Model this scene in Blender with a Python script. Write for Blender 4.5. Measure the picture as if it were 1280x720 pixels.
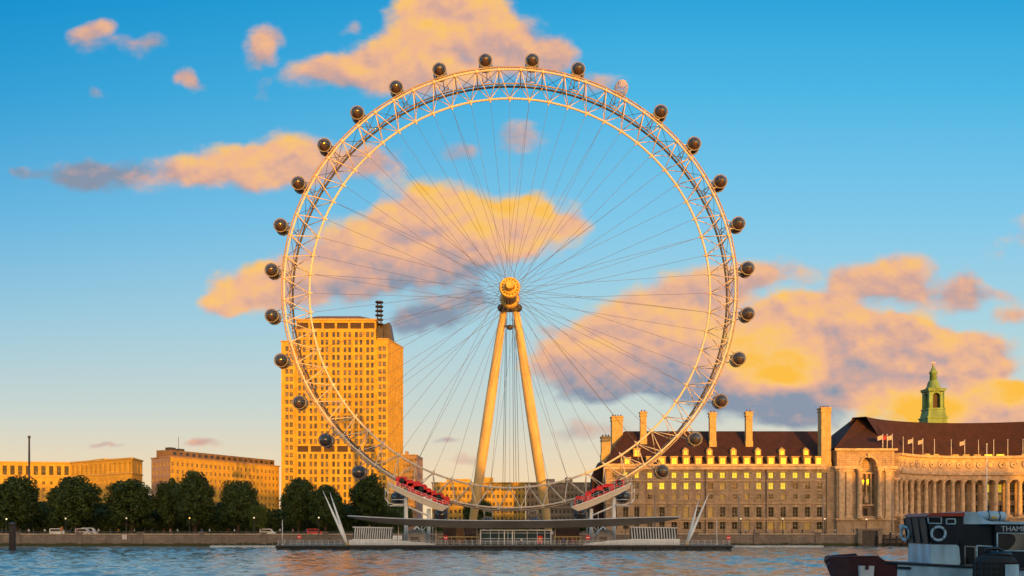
import bpy, bmesh, math, random
from mathutils import Vector, Matrix

random.seed(11)
scene = bpy.context.scene
for o in list(bpy.data.objects):
    bpy.data.objects.remove(o)
COL = scene.collection
PI = math.pi
R = math.radians

# ------------------------------------------------------------------ camera
F = 1128.0            # focal length in pixels of a 1280 wide picture
HY = 657.0            # horizon row
CZ = 6.0              # eye height above the river
cam = bpy.data.cameras.new('camera')
cam.sensor_width = 36.0
cam.lens = 36.0 * F / 1280.0
cam.shift_y = (HY - 360.0) / 1280.0
cam.clip_start = 0.5
cam.clip_end = 12000
camo = bpy.data.objects.new('camera', cam)
camo.location = (0, 0, CZ)
camo.rotation_euler = (R(90), 0, 0)
COL.objects.link(camo)
scene.camera = camo

# ------------------------------------------------------------------ light
SUN_E = R(3.0)
SUN_A = R(22.0)       # to the right of straight behind the camera
s_dir = Vector((math.sin(SUN_A) * math.cos(SUN_E), -math.cos(SUN_A) * math.cos(SUN_E), math.sin(SUN_E)))
sun = bpy.data.lights.new('sun', 'SUN')
sun.energy = 5.0
sun.angle = R(0.5)
sun.color = (1.0, 0.40, 0.0)
suno = bpy.data.objects.new('sun', sun)
suno.rotation_euler = s_dir.to_track_quat('Z', 'Y').to_euler()
suno.location = (60, -200, 200)
COL.objects.link(suno)

scene.view_settings.view_transform = 'Standard'
scene.view_settings.look = 'None'
scene.view_settings.exposure = 0.0
scene.view_settings.gamma = 1.0
scene.view_settings.use_curve_mapping = False


def lin(r, g, b):
    f = lambda c: (c / 255 / 12.92) if c / 255 <= 0.04045 else ((c / 255 + 0.055) / 1.055) ** 2.4
    return (f(r), f(g), f(b))


# ------------------------------------------------------------------ world: sky and evening clouds by direction
WS = 0.1
world = bpy.data.worlds.new('World')
scene.world = world
world.use_nodes = True
world.cycles.sampling_method = 'MANUAL'
world.cycles.sample_map_resolution = 512
wn = world.node_tree.nodes
wl = world.node_tree.links
wn.clear()


def nd(t, **kw):
    n = wn.new(t)
    for k, v in kw.items():
        setattr(n, k, v)
    return n


def mth(op, a, b=None, c=None, clamp=False):
    n = nd('ShaderNodeMath', operation=op, use_clamp=clamp)
    for i, x in enumerate((a, b, c)):
        if x is None:
            continue
        if isinstance(x, (int, float)):
            n.inputs[i].default_value = x
        else:
            wl.new(x, n.inputs[i])
    return n.outputs[0]


def vmt(op, a, b=None, c=None, val=False):
    n = nd('ShaderNodeVectorMath', operation=op)
    for i, x in enumerate((a, b, c)):
        if x is None:
            continue
        if isinstance(x, (tuple, list)):
            n.inputs[i].default_value = x
        else:
            wl.new(x, n.inputs[i])
    return n.outputs['Value' if val else 'Vector']


def wmix(fac, a, b):
    n = nd('ShaderNodeMix', data_type='RGBA')
    n.clamp_factor = True
    for s, x in ((n.inputs['Factor'], fac), (n.inputs[6], a), (n.inputs[7], b)):
        if isinstance(x, (int, float)):
            s.default_value = x
        elif isinstance(x, tuple):
            s.default_value = (*x[:3], 1)
        else:
            wl.new(x, s)
    return n.outputs[2]


def wramp(fac, stops, interp='LINEAR'):
    n = nd('ShaderNodeValToRGB')
    cr = n.color_ramp
    cr.interpolation = interp
    while len(cr.elements) < len(stops):
        cr.elements.new(0.5)
    for e, (p, c) in zip(cr.elements, stops):
        e.position = p
        e.color = (*c, 1)
    wl.new(fac, n.inputs[0])
    return n.outputs[0]


tc = nd('ShaderNodeTexCoord')
sep = nd('ShaderNodeSeparateXYZ')
wl.new(tc.outputs['Generated'], sep.inputs[0])
dy = mth('MAXIMUM', sep.outputs[1], 0.08)
u = mth('DIVIDE', sep.outputs[0], dy)
v = mth('DIVIDE', sep.outputs[2], dy)
cmb = nd('ShaderNodeCombineXYZ')
wl.new(u, cmb.inputs[0])
wl.new(v, cmb.inputs[1])
cmb.inputs[2].default_value = 0.0
P0 = cmb.outputs[0]

sky = nd('ShaderNodeTexSky')
sky.sky_type = 'NISHITA'
sky.sun_disc = False
sky.sun_elevation = SUN_E
sky.sun_rotation = PI - SUN_A
sky.altitude = 20
sky.air_density = 1.2
sky.dust_density = 1.5
sky.ozone_density = 2.0

# evening colour of the sky opposite the sun, by height above the horizon
grad = wramp(mth('MULTIPLY', v, 1 / 0.62, clamp=True), [
    (0.00, lin(250, 214, 160)), (0.10, lin(238, 216, 180)), (0.20, lin(205, 215, 207)), (0.36, lin(172, 212, 224)),
    (0.55, lin(128, 200, 234)), (0.78, lin(76, 182, 228)), (1.0, lin(26, 156, 214))])
side = mth('MULTIPLY_ADD', u, -0.9, 0.12, clamp=True)
hi = mth('MULTIPLY_ADD', v, 2.2, -0.25, clamp=True)
grad = wmix(mth('MULTIPLY', side, hi), grad, lin(0, 136, 200))
SKYGAIN = 7.0
nish = vmt('MULTIPLY', sky.outputs[0], (SKYGAIN * 1.20, SKYGAIN * 0.98, SKYGAIN * 0.78))
gradW = vmt('SCALE', grad)
gradW.node.inputs['Scale'].default_value = 1.0 / WS
front = mth('MULTIPLY_ADD', sep.outputs[1], 2.5, 0.3, clamp=True)

nz1 = nd('ShaderNodeTexNoise')
nz1.inputs['Scale'].default_value = 9
nz1.inputs['Detail'].default_value = 3
wl.new(P0, nz1.inputs['Vector'])
warp = vmt('MULTIPLY_ADD', vmt('SUBTRACT', nz1.outputs['Color'], (0.5, 0.5, 0.5)), (0.05, 0.035, 0), P0)
nz2 = nd('ShaderNodeTexNoise')
nz2.inputs['Scale'].default_value = 26
nz2.inputs['Detail'].default_value = 2
wl.new(P0, nz2.inputs['Vector'])
warp = vmt('MULTIPLY_ADD', vmt('SUBTRACT', nz2.outputs['Color'], (0.5, 0.5, 0.5)), (0.026, 0.014, 0), warp)
P = vmt('MULTIPLY', warp, (1, 1, 0))
P1 = vmt('ADD', P, (0, 0, 1))

CLOUDS = [
    # centre x, centre y, half width, half height (as seen from the embankment), weight, warmth, top light
    (560, 42, 85, 66, 1.0, .66, .15), (525, 74, 95, 42, 1.0, .60, .2), (470, 88, 70, 32, .8, .5, .2), (640, 66, 70, 40, .9, .45, .1),
    (400, 88, 52, 26, .7, .42, .1), (545, 2, 46, 40, 1.0, .62, .1), (590, 20, 45, 46, .9, .6, .1), (692, 66, 30, 34, .5, .38, .1),
    (755, 102, 34, 15, .6, .42, .1), (104, 54, 20, 16, .55, .36, .1), (124, 41, 26, 11, .6, .4, .1), (172, 70, 28, 11, .45, .32, .1), (192, 59, 20, 9, .5, .38, .1), (226, 96, 18, 12, .6, .38, .1), (238, 106, 14, 10, .5, .34, .1), (150, 60, 40, 8, .3, .3, 0),
    (322, 68, 22, 18, .7, .4, .1), (338, 50, 26, 16, .7, .46, .1), (120, 112, 14, 9, .45, .2, 0), (437, 30, 20, 12, .45, .3, 0), (326, 112, 14, 20, .35, .25, 0),
    (290, 210, 75, 28, .9, .56, .2), (360, 200, 66, 34, 1.0, .58, .25), (215, 220, 52, 24, .85, .48, .2), (118, 214, 66, 24, .9, .04, .1),
    (430, 196, 56, 27, .8, .46, .2), (470, 202, 40, 24, .5, .3, .1), (40, 213, 24, 10, .5, .05, 0),
    (530, 270, 70, 50, 1.0, .60, .22), (602, 276, 74, 46, 1.0, .66, .22), (662, 284, 66, 36, .9, .74, .15), (470, 308, 90, 46, 1.0, .5, .2),
    (420, 338, 84, 38, 1.0, .4, .15), (318, 358, 60, 30, 1.0, .72, .2), (372, 352, 60, 34, .9, .5, .2), (288, 374, 38, 15, .8, .6, .2), (530, 330, 100, 40, .9, .26, .2),
    (716, 277, 28, 13, .6, .45, 0), (650, 175, 34, 22, .5, .32, 0), (572, 190, 32, 13, .4, .25, 0),
    (560, 388, 66, 20, .5, .08, .15), (528, 404, 50, 20, .55, .04, .1), (512, 394, 36, 22, .5, .1, .1), (598, 376, 34, 16, .6, .02, .1),
    (760, 440, 95, 44, 1.0, .46, .2), (715, 452, 58, 28, .8, .5, .2), (800, 408, 75, 44, 1.0, .52, .2), (862, 380, 75, 42, .95, .5, .2),
    (905, 350, 64, 25, .8, .46, .2), (965, 342, 58, 20, .8, .52, .2), (1085, 358, 66, 26, .9, .46, .2), (1122, 330, 42, 19, .8, .5, .2),
    (1162, 364, 54, 23, .75, .42, .1), (1204, 362, 30, 28, .6, .38, .1), (1250, 368, 28, 11, .7, .45, .1), (1262, 390, 32, 14, .7, .46, .1),
    (870, 440, 85, 46, 1.0, .44, .2), (950, 448, 90, 46, .8, 1.05, .15), (972, 468, 70, 26, .7, 1.25, .1), (1015, 405, 55, 16, .7, 1.05, .1), (1030, 420, 95, 42, 1.0, .46, .2),
    (1120, 428, 95, 42, 1.0, .44, .2), (1195, 440, 85, 30, .9, .5, .2), (1235, 455, 46, 16, .9, .62, .2), (870, 486, 100, 26, .9, .04, .15),
    (970, 506, 90, 26, .9, .06, .15), (1072, 478, 85, 40, 1.0, .32, .2), (1142, 510, 80, 30, .85, 1.2, .2), (1160, 456, 46, 12, .6, 1.3, .1), (1240, 500, 60, 30, 1.2, .9, .2),
    (735, 488, 80, 18, .6, .0, .1), (1000, 526, 66, 15, .7, .0, .1), (1270, 530, 60, 26, .9, .5, .2), (1020, 380, 26, 14, .5, .5, .1),
    (255, 550, 30, 6, .7, .36, 0), (135, 553, 22, 5, .55, .2, 0), (580, 576, 24, 11, .6, .4, 0), (562, 555, 22, 5, .5, .3, 0),
    (650, 318, 30, 14, .5, .5, .1), (745, 540, 90, 16, .35, .25, 0), (690, 415, 22, 9, .3, .45, 0), (980, 388, 60, 24, .7, .5, .2), (1100, 416, 70, 20, .6, .46, .2), (1190, 424, 70, 20, .7, .52, .2), (1180, 472, 84, 28, .8, .42, .2), (1230, 520, 80, 24, .9, .55, .2), (790, 470, 90, 24, .8, .2, .2),
    # beyond the edges of the picture
    (1400, 300, 140, 60, .9, .5, .2), (1500, 470, 160, 60, 1.0, .7, .2), (-180, 330, 140, 40, .8, .45, .2), (-240, 90, 120, 60, .8, .5, .2),
]
accW = None
accT = None
for (cx, cy, rx, ry, w, t, sl) in CLOUDS:
    w = w * 1.25 if w >= .9 else w
    uu, vv = (cx - 640) / F, (HY - cy) / F
    ix, iy = F / (rx * 1.33), F / (ry * 1.36)
    q = vmt('MULTIPLY_ADD', P1, (ix, iy, 1), (-uu * ix, -vv * iy, 0))
    d = vmt('DOT_PRODUCT', q, q, val=True)
    ww = mth('MULTIPLY_ADD', d, -w, 2 * w)
    ww = mth('MAXIMUM', ww, 0.0)
    ww = mth('MULTIPLY', ww, mth('MULTIPLY', ww, 1.15 / w))
    tt = vmt('DOT_PRODUCT', q, (0, sl * 1.25, t - .04), val=True)
    if accW is None:
        accW = ww
        accT = mth('MULTIPLY', ww, tt)
    else:
        accW = mth('ADD', accW, ww)
        accT = mth('MULTIPLY_ADD', ww, tt, accT)


def wnoise(vec, scale, detail, rough=0.55, stretch=None):
    n = nd('ShaderNodeTexNoise')
    n.inputs['Scale'].default_value = scale
    n.inputs['Detail'].default_value = detail
    n.inputs['Roughness'].default_value = rough
    if stretch:
        vec = vmt('MULTIPLY', vec, stretch)
    wl.new(vec, n.inputs['Vector'])
    return n.outputs['Fac']


n_a = wnoise(P0, 15, 9, 0.6, (1, 1.5, 0))
n_up = wnoise(vmt('ADD', P0, (0.007, 0.014, 0)), 15, 6, 0.55, (1, 1.5, 0))


def puffs(vec):
    n = nd('ShaderNodeTexVoronoi', voronoi_dimensions='2D', feature='SMOOTH_F1')
    n.inputs['Scale'].default_value = 23
    n.inputs['Detail'].default_value = 2.5
    n.inputs['Roughness'].default_value = 0.5
    n.inputs['Smoothness'].default_value = 0.6
    n.normalize = True
    wl.new(vec, n.inputs['Vector'])
    return n.outputs['Distance']


wv = vmt('MULTIPLY_ADD', vmt('SUBTRACT', nz1.outputs['Color'], (0.5, 0.5, 0.5)), (0.03, 0.03, 0), P0)
p_a = puffs(wv)
p_up = puffs(vmt('ADD', wv, (0.004, 0.011, 0)))
field = mth('ADD', mth('MINIMUM', accW, 1.25), mth('MULTIPLY_ADD', n_a, 1.9, -0.95))
field = mth('ADD', field, mth('MULTIPLY_ADD', p_a, -0.9, 0.27))
alpha = nd('ShaderNodeMapRange', interpolation_type='SMOOTHSTEP')
alpha.inputs['From Min'].default_value = 0.05
alpha.inputs['From Max'].default_value = 0.95
wl.new(field, alpha.inputs['Value'])
alpha = mth('MULTIPLY', alpha.outputs[0], mth('GREATER_THAN', sep.outputs[1], 0.1))
alpha = mth('MULTIPLY', alpha, mth('MULTIPLY', accW, 6.0, clamp=True))
alpha = mth('MULTIPLY', alpha, 0.96)
tval = mth('DIVIDE', accT, mth('MAXIMUM', accW, 0.001))
tval = mth('ADD', tval, mth('MULTIPLY', mth('MULTIPLY_ADD', mth('SUBTRACT', p_up, p_a), 0.7, mth('SUBTRACT', n_a, n_up)), 1.0))
tval = mth('ADD', tval, mth('MULTIPLY_ADD', wnoise(wv, 12, 6, 0.6, (1, 1.7, 0)), 0.45, -0.23), None, True)
ccol = wramp(tval, [(0.0, lin(136, 148, 168)), (0.18, lin(184, 160, 160)), (0.34, lin(214, 168, 152)), (0.54, lin(243, 184, 140)),
                    (0.78, lin(254, 198, 108)), (1.0, lin(255, 190, 56))])
ccolW = vmt('SCALE', ccol)
ccolW.node.inputs['Scale'].default_value = 1.0 / WS
skyc = wmix(front, nish, gradW)
skyc = wmix(alpha, skyc, ccolW)
bg = nd('ShaderNodeBackground')
bg.inputs['Strength'].default_value = WS
wl.new(skyc, bg.inputs['Color'])
wout = nd('ShaderNodeOutputWorld')
wl.new(bg.outputs[0], wout.inputs[0])


# ------------------------------------------------------------------ materials
def new_mat(name):
    m = bpy.data.materials.new(name)
    m.use_nodes = True
    return m, m.node_tree, m.node_tree.nodes['Principled BSDF']


def mat(name, c, rough=0.7, var=0.25, scale=0.6, bump=0.0, bscale=4.0, metal=0.0, spec=0.5, stretch=(1, 1, 1), c2=None, coat=0.0):
    """plain surface whose colour wanders with two noises"""
    m, nt, b = new_mat(name)
    N, L = nt.nodes, nt.links
    t = N.new('ShaderNodeTexCoord')
    mp = N.new('ShaderNodeMapping')
    mp.inputs['Scale'].default_value = stretch
    L.new(t.outputs['Object'], mp.inputs[0])
    n1 = N.new('ShaderNodeTexNoise')
    n1.inputs['Scale'].default_value = scale
    n1.inputs['Detail'].default_value = 6
    L.new(mp.outputs[0], n1.inputs['Vector'])
    rp = N.new('ShaderNodeValToRGB')
    lo = tuple(max(0, x * (1 - var)) for x in c)
    hi_ = c2 if c2 else tuple(min(1, x * (1 + var)) for x in c)
    rp.color_ramp.elements[0].position = 0.3
    rp.color_ramp.elements[1].position = 0.7
    rp.color_ramp.elements[0].color = (*lo, 1)
    rp.color_ramp.elements[1].color = (*hi_, 1)
    L.new(n1.outputs['Fac'], rp.inputs[0])
    L.new(rp.outputs[0], b.inputs['Base Color'])
    b.inputs['Roughness'].default_value = rough
    b.inputs['Metallic'].default_value = metal
    b.inputs['Specular IOR Level'].default_value = spec
    b.inputs['Coat Weight'].default_value = coat
    if bump:
        n2 = N.new('ShaderNodeTexNoise')
        n2.inputs['Scale'].default_value = bscale
        n2.inputs['Detail'].default_value = 5
        L.new(mp.outputs[0], n2.inputs['Vector'])
        bp = N.new('ShaderNodeBump')
        bp.inputs['Strength'].default_value = bump
        bp.inputs['Distance'].default_value = 0.05
        L.new(n2.outputs['Fac'], bp.inputs['Height'])
        L.new(bp.outputs[0], b.inputs['Normal'])
    return m


def stone(name, c, joint=0.72, course=0.6, length=1.4, var=0.22, stain=0.35, rough=0.85, mortar=0.03):
    """ashlar: courses of blocks (u along the wall, v up), stained by noise streaks"""
    m, nt, b = new_mat(name)
    N, L = nt.nodes, nt.links
    t = N.new('ShaderNodeTexCoord')
    sp = N.new('ShaderNodeSeparateXYZ')
    L.new(t.outputs['Object'], sp.inputs[0])
    ad = N.new('ShaderNodeMath')
    ad.operation = 'ADD'
    L.new(sp.outputs[0], ad.inputs[0])
    L.new(sp.outputs[1], ad.inputs[1])
    cb = N.new('ShaderNodeCombineXYZ')
    L.new(ad.outputs[0], cb.inputs[0])
    L.new(sp.outputs[2], cb.inputs[1])
    br = N.new('ShaderNodeTexBrick')
    br.inputs['Scale'].default_value = 1.0
    br.inputs['Brick Width'].default_value = length
    br.inputs['Row Height'].default_value = course
    br.inputs['Mortar Size'].default_value = mortar
    br.inputs['Color1'].default_value = (*[x * (1 + var * .5) for x in c], 1)
    br.inputs['Color2'].default_value = (*[x * (1 - var * .5) for x in c], 1)
    br.inputs['Mortar'].default_value = (*[x * joint for x in c], 1)
    L.new(cb.outputs[0], br.inputs['Vector'])
    mp = N.new('ShaderNodeMapping')
    mp.inputs['Scale'].default_value = (1, 1, 0.35)
    L.new(t.outputs['Object'], mp.inputs[0])
    n1 = N.new('ShaderNodeTexNoise')
    n1.inputs['Scale'].default_value = 0.55
    n1.inputs['Detail'].default_value = 8
    n1.inputs['Roughness'].default_value = 0.65
    L.new(mp.outputs[0], n1.inputs['Vector'])
    rp = N.new('ShaderNodeValToRGB')
    rp.color_ramp.elements[0].position = 0.32
    rp.color_ramp.elements[1].position = 0.62
    g = 1 - stain
    rp.color_ramp.elements[0].color = (g, g, g, 1)
    rp.color_ramp.elements[1].color = (1, 1, 1, 1)
    L.new(n1.outputs['Fac'], rp.inputs[0])
    mx = N.new('ShaderNodeMix')
    mx.data_type = 'RGBA'
    mx.blend_type = 'MULTIPLY'
    mx.inputs[0].default_value = 1
    L.new(br.outputs['Color'], mx.inputs[6])
    L.new(rp.outputs[0], mx.inputs[7])
    L.new(mx.outputs[2], b.inputs['Base Color'])
    b.inputs['Roughness'].default_value = rough
    bp = N.new('ShaderNodeBump')
    bp.inputs['Strength'].default_value = 0.5
    bp.inputs['Distance'].default_value = 0.06
    inv = N.new('ShaderNodeMath')
    inv.operation = 'SUBTRACT'
    inv.inputs[0].default_value = 1
    L.new(br.outputs['Fac'], inv.inputs[1])
    L.new(inv.outputs[0], bp.inputs['Height'])
    L.new(bp.outputs[0], b.inputs['Normal'])
    return m


def emis(name, c, strength, rough=0.3, var=0.35):
    m, nt, b = new_mat(name)
    N, L = nt.nodes, nt.links
    t = N.new('ShaderNodeTexCoord')
    n1 = N.new('ShaderNodeTexNoise')
    n1.inputs['Scale'].default_value = 1.3
    n1.inputs['Detail'].default_value = 3
    L.new(t.outputs['Object'], n1.inputs['Vector'])
    rp = N.new('ShaderNodeValToRGB')
    rp.color_ramp.elements[0].position = 0.35
    rp.color_ramp.elements[1].position = 0.65
    rp.color_ramp.elements[0].color = (*[x * (1 - var) for x in c], 1)
    rp.color_ramp.elements[1].color = (*c, 1)
    L.new(n1.outputs['Fac'], rp.inputs[0])
    L.new(rp.outputs[0], b.inputs['Emission Color'])
    oi = N.new('ShaderNodeObjectInfo')
    em = N.new('ShaderNodeMath')
    em.operation = 'MULTIPLY_ADD'
    L.new(oi.outputs['Random'], em.inputs[0])
    em.inputs[1].default_value = strength * 0.6
    em.inputs[2].default_value = strength * 0.6
    L.new(em.outputs[0], b.inputs['Emission Strength'])
    b.inputs['Base Color'].default_value = (0.2, 0.17, 0.1, 1)
    b.inputs['Roughness'].default_value = rough
    return m


M = {}
M['tower_stone'] = stone('tower_stone', (0.60, 0.375, 0.05), course=3.7, length=3.6, joint=0.86, stain=0.16, mortar=0.08)
M['office_stone'] = stone('office_stone', (0.56, 0.36, 0.065), course=1.2, length=2.4, joint=0.85, stain=0.2)
M['pink_shade_stone'] = stone('pink_shade_stone', (0.36, 0.25, 0.22), course=1.2, length=2.4, joint=0.85, stain=0.2)  # pinker tone; on the stepped block's end wall its shade is put into the colour
M['brown_attic'] = stone('brown_attic', (0.20, 0.13, 0.09), course=0.9, length=2.0, joint=0.8, stain=0.3)
M['hall_stone'] = stone('hall_stone', (0.50, 0.36, 0.24), course=0.72, length=1.9, joint=0.55, stain=0.42, mortar=0.05)
M['hall_trim'] = mat('hall_trim', (0.56, 0.405, 0.26), 0.85, 0.3, 0.8, 0.3)
M['roof_tile'] = stone('roof_tile', (0.058, 0.017, 0.011), course=0.4, length=0.5, joint=0.6, stain=0.45, mortar=0.03)
M['copper'] = mat('copper', (0.16, 0.28, 0.10), 0.65, 0.4, 0.5, 0.2, stretch=(1, 1, 0.3))
M['dark_glass'] = mat('dark_glass', (0.030, 0.030, 0.032), 0.12, 0.5, 0.3, spec=0.6)
M['grey_glass'] = mat('grey_glass', (0.085, 0.075, 0.065), 0.15, 0.5, 0.15, spec=0.6)


def pane_mat(name, stops, rough):
    m, nt, b = new_mat(name)
    N, L = nt.nodes, nt.links
    oi = N.new('ShaderNodeObjectInfo')
    t = N.new('ShaderNodeTexCoord')
    n1 = N.new('ShaderNodeTexNoise')
    n1.inputs['Scale'].default_value = 0.23
    n1.inputs['Detail'].default_value = 1
    L.new(t.outputs['Object'], n1.inputs['Vector'])
    ad = N.new('ShaderNodeMath')
    ad.operation = 'MULTIPLY_ADD'
    L.new(n1.outputs['Fac'], ad.inputs[0])
    ad.inputs[1].default_value = 2.3
    L.new(oi.outputs['Random'], ad.inputs[2])
    fr = N.new('ShaderNodeMath')
    fr.operation = 'FRACT'
    L.new(ad.outputs[0], fr.inputs[0])
    rp = N.new('ShaderNodeValToRGB')
    cr = rp.color_ramp
    while len(cr.elements) < len(stops):
        cr.elements.new(.5)
    for e, (p, c) in zip(cr.elements, stops):
        e.position = p
        e.color = (*c, 1)
    L.new(fr.outputs[0], rp.inputs[0])
    L.new(rp.outputs[0], b.inputs['Base Color'])
    b.inputs['Roughness'].default_value = rough
    return m


M['dark_glass'] = pane_mat('dark_glass', [(0, (.018, .018, .02)), (.6, (.04, .036, .034)), (.85, (.07, .06, .05)), (1, (.16, .14, .11))], .12)
M['grey_glass'] = pane_mat('grey_glass', [(0, (.04, .036, .034)), (.5, (.08, .07, .06)), (.8, (.13, .115, .10)), (1, (.26, .23, .18))], .15)
M['sunset_pane'] = emis('sunset_pane', (1.0, 0.66, 0.02), 1.15, var=0.2)  # sunset reflection in the hall glass, put in as emission
M['dim_sunset_pane'] = emis('dim_sunset_pane', (0.9, 0.42, 0.04), 0.34)  # fainter sunset reflection, likewise emitted by the pane
M['band_dark'] = mat('band_dark', (0.055, 0.03, 0.02), 0.7, 0.3)
M['frame_stone'] = mat('frame_stone', (0.46, 0.34, 0.15), 0.8, 0.2)
M['frame_dark'] = mat('frame_dark', (0.06, 0.05, 0.045), 0.6, 0.3)
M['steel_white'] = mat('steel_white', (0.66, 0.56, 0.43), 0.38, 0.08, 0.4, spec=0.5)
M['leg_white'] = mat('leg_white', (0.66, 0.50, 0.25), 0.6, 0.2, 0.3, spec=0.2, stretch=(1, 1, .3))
M['cabin_rail'] = mat('cabin_rail', (0.34, 0.26, 0.19), 0.5, 0.2, 0.5)
M['hub_brown'] = mat('hub_brown', (0.10, 0.06, 0.04), 0.5, 0.4, 1.2)
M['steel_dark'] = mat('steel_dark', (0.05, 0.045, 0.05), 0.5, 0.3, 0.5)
M['steel_grey'] = mat('steel_grey', (0.22, 0.21, 0.21), 0.45, 0.25, 0.5)
M['cable'] = mat('cable', (0.11, 0.10, 0.10), 0.45, 0.2, 0.2)
M['gold_hub'] = mat('gold_hub', (0.62, 0.40, 0.09), 0.4, 0.25, 0.9)
M['capsule_glass'] = mat('capsule_glass', (0.016, 0.018, 0.022), 0.06, 0.4, 0.3, spec=0.9, coat=0.8)
M['capsule_base'] = mat('capsule_base', (0.085, 0.05, 0.04), 0.55, 0.2, 0.5)
M['pale_lattice'] = mat('pale_lattice', (0.62, 0.52, 0.48), 0.6, 0.15, 0.5)
M['red_paint'] = mat('red_paint', (0.72, 0.012, 0.012), 0.4, 0.2, 0.8)
M['rubber'] = mat('rubber', (0.02, 0.02, 0.022), 0.8, 0.3)
M['deck'] = mat('deck', (0.22, 0.2, 0.18), 0.8, 0.25, 0.6)
M['pontoon'] = mat('pontoon', (0.035, 0.036, 0.038), 0.6, 0.4, 0.25, 0.2)
M['canopy_metal'] = mat('canopy_metal', (0.16, 0.145, 0.13), 0.5, 0.25, 0.12, stretch=(1, 1, 2))
M['canopy_edge'] = mat('canopy_edge', (0.62, 0.63, 0.64), 0.45, 0.12, 0.4)
M['grey_panel'] = mat('grey_panel', (0.58, 0.58, 0.58), 0.5, 0.2, 0.4)
M['brown_panel'] = mat('brown_panel', (0.16, 0.07, 0.04), 0.7, 0.3, 0.3)
M['orange_panel'] = mat('orange_panel', (0.42, 0.17, 0.05), 0.7, 0.3, 0.3)
M['teal_glass'] = mat('teal_glass', (0.025, 0.05, 0.052), 0.12, 0.4, 0.4, spec=0.7)
M['white_paint'] = mat('white_paint', (0.82, 0.82, 0.81), 0.5, 0.12, 0.5)
M['yellow_paint'] = mat('yellow_paint', (0.7, 0.42, 0.03), 0.5, 0.1, 0.5)
M['bark'] = mat('bark', (0.07, 0.05, 0.035), 0.9, 0.35, 1.5, 0.6)
M['lamp_glass'] = emis('lamp_glass', (1.0, 0.78, 0.45), 1.6, var=0.1)
M['amber_glass'] = emis('amber_glass', (1.0, 0.5, 0.06), 1.6, var=0.1)
M['maroon'] = mat('maroon', (0.075, 0.014, 0.014), 0.35, 0.25, 0.8)
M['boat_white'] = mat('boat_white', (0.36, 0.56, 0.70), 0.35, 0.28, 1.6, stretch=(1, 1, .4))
M['boat_navy'] = mat('boat_navy', (0.005, 0.013, 0.024), 0.35, 0.4, 0.6)
M['boat_roof_red'] = mat('boat_roof_red', (0.30, 0.035, 0.018), 0.5, 0.25, 0.8)
M['screen_glass'] = mat('screen_glass', (0.030, 0.036, 0.034), 0.3, 0.5, 1.2, spec=0.25)
M['boat_pane'] = mat('boat_pane', (0.02, 0.022, 0.022), 0.08, 0.5, 0.8, spec=0.8)
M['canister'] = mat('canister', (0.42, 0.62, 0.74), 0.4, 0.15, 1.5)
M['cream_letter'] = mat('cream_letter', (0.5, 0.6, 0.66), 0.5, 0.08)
M['algae_wood'] = mat('algae_wood', (0.035, 0.022, 0.018), 0.8, 0.4, 1.0, 0.4)
M['soil'] = mat('soil', (0.05, 0.065, 0.025), 0.95, 0.5, 0.3)
M['paving'] = mat('paving', (0.24, 0.21, 0.18), 0.9, 0.25, 0.3)
M['near_brick'] = stone('near_brick', (0.30, 0.2, 0.14), course=0.3, length=0.6)
M['flag_cloth'] = mat('flag_cloth', (0.5, 0.42, 0.38), 0.8, 0.15)
M['flag_red'] = mat('flag_red', (0.35, 0.03, 0.03), 0.8, 0.15)
for k, c in dict(red=(0.4, 0.03, 0.03), white=(0.6, 0.6, 0.6), blue=(0.05, 0.09, 0.25), grey=(0.15, 0.15, 0.16), black=(0.02, 0.02, 0.022),
                 pink=(0.5, 0.2, 0.2), orange=(0.6, 0.2, 0.02), skin=(0.42, 0.24, 0.17), hair=(0.04, 0.025, 0.02), denim=(0.05, 0.07, 0.12)).items():
    M['cloth_' + k] = mat('cloth_' + k, c, 0.85, 0.15, 3)


def leaf_mat(name, c, c2):
    m, nt, b = new_mat(name)
    N, L = nt.nodes, nt.links
    g = N.new('ShaderNodeNewGeometry')
    rp = N.new('ShaderNodeValToRGB')
    rp.color_ramp.elements[0].color = (*c, 1)
    rp.color_ramp.elements[1].color = (*c2, 1)
    L.new(g.outputs['Random Per Island'], rp.inputs[0])
    L.new(rp.outputs[0], b.inputs['Base Color'])
    b.inputs['Roughness'].default_value = 0.6
    b.inputs['Specular IOR Level'].default_value = 0.25
    tr = N.new('ShaderNodeBsdfTranslucent')
    L.new(rp.outputs[0], tr.inputs[0])
    mx = N.new('ShaderNodeMixShader')
    mx.inputs[0].default_value = 0.18
    L.new(b.outputs[0], mx.inputs[1])
    L.new(tr.outputs[0], mx.inputs[2])
    L.new(mx.outputs[0], N['Material Output'].inputs[0])
    return m


M['leaf_dark'] = leaf_mat('leaf_dark', (0.030, 0.054, 0.013), (0.084, 0.125, 0.030))
M['leaf_light'] = leaf_mat('leaf_light', (0.06, 0.10, 0.015), (0.13, 0.17, 0.03))


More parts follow.
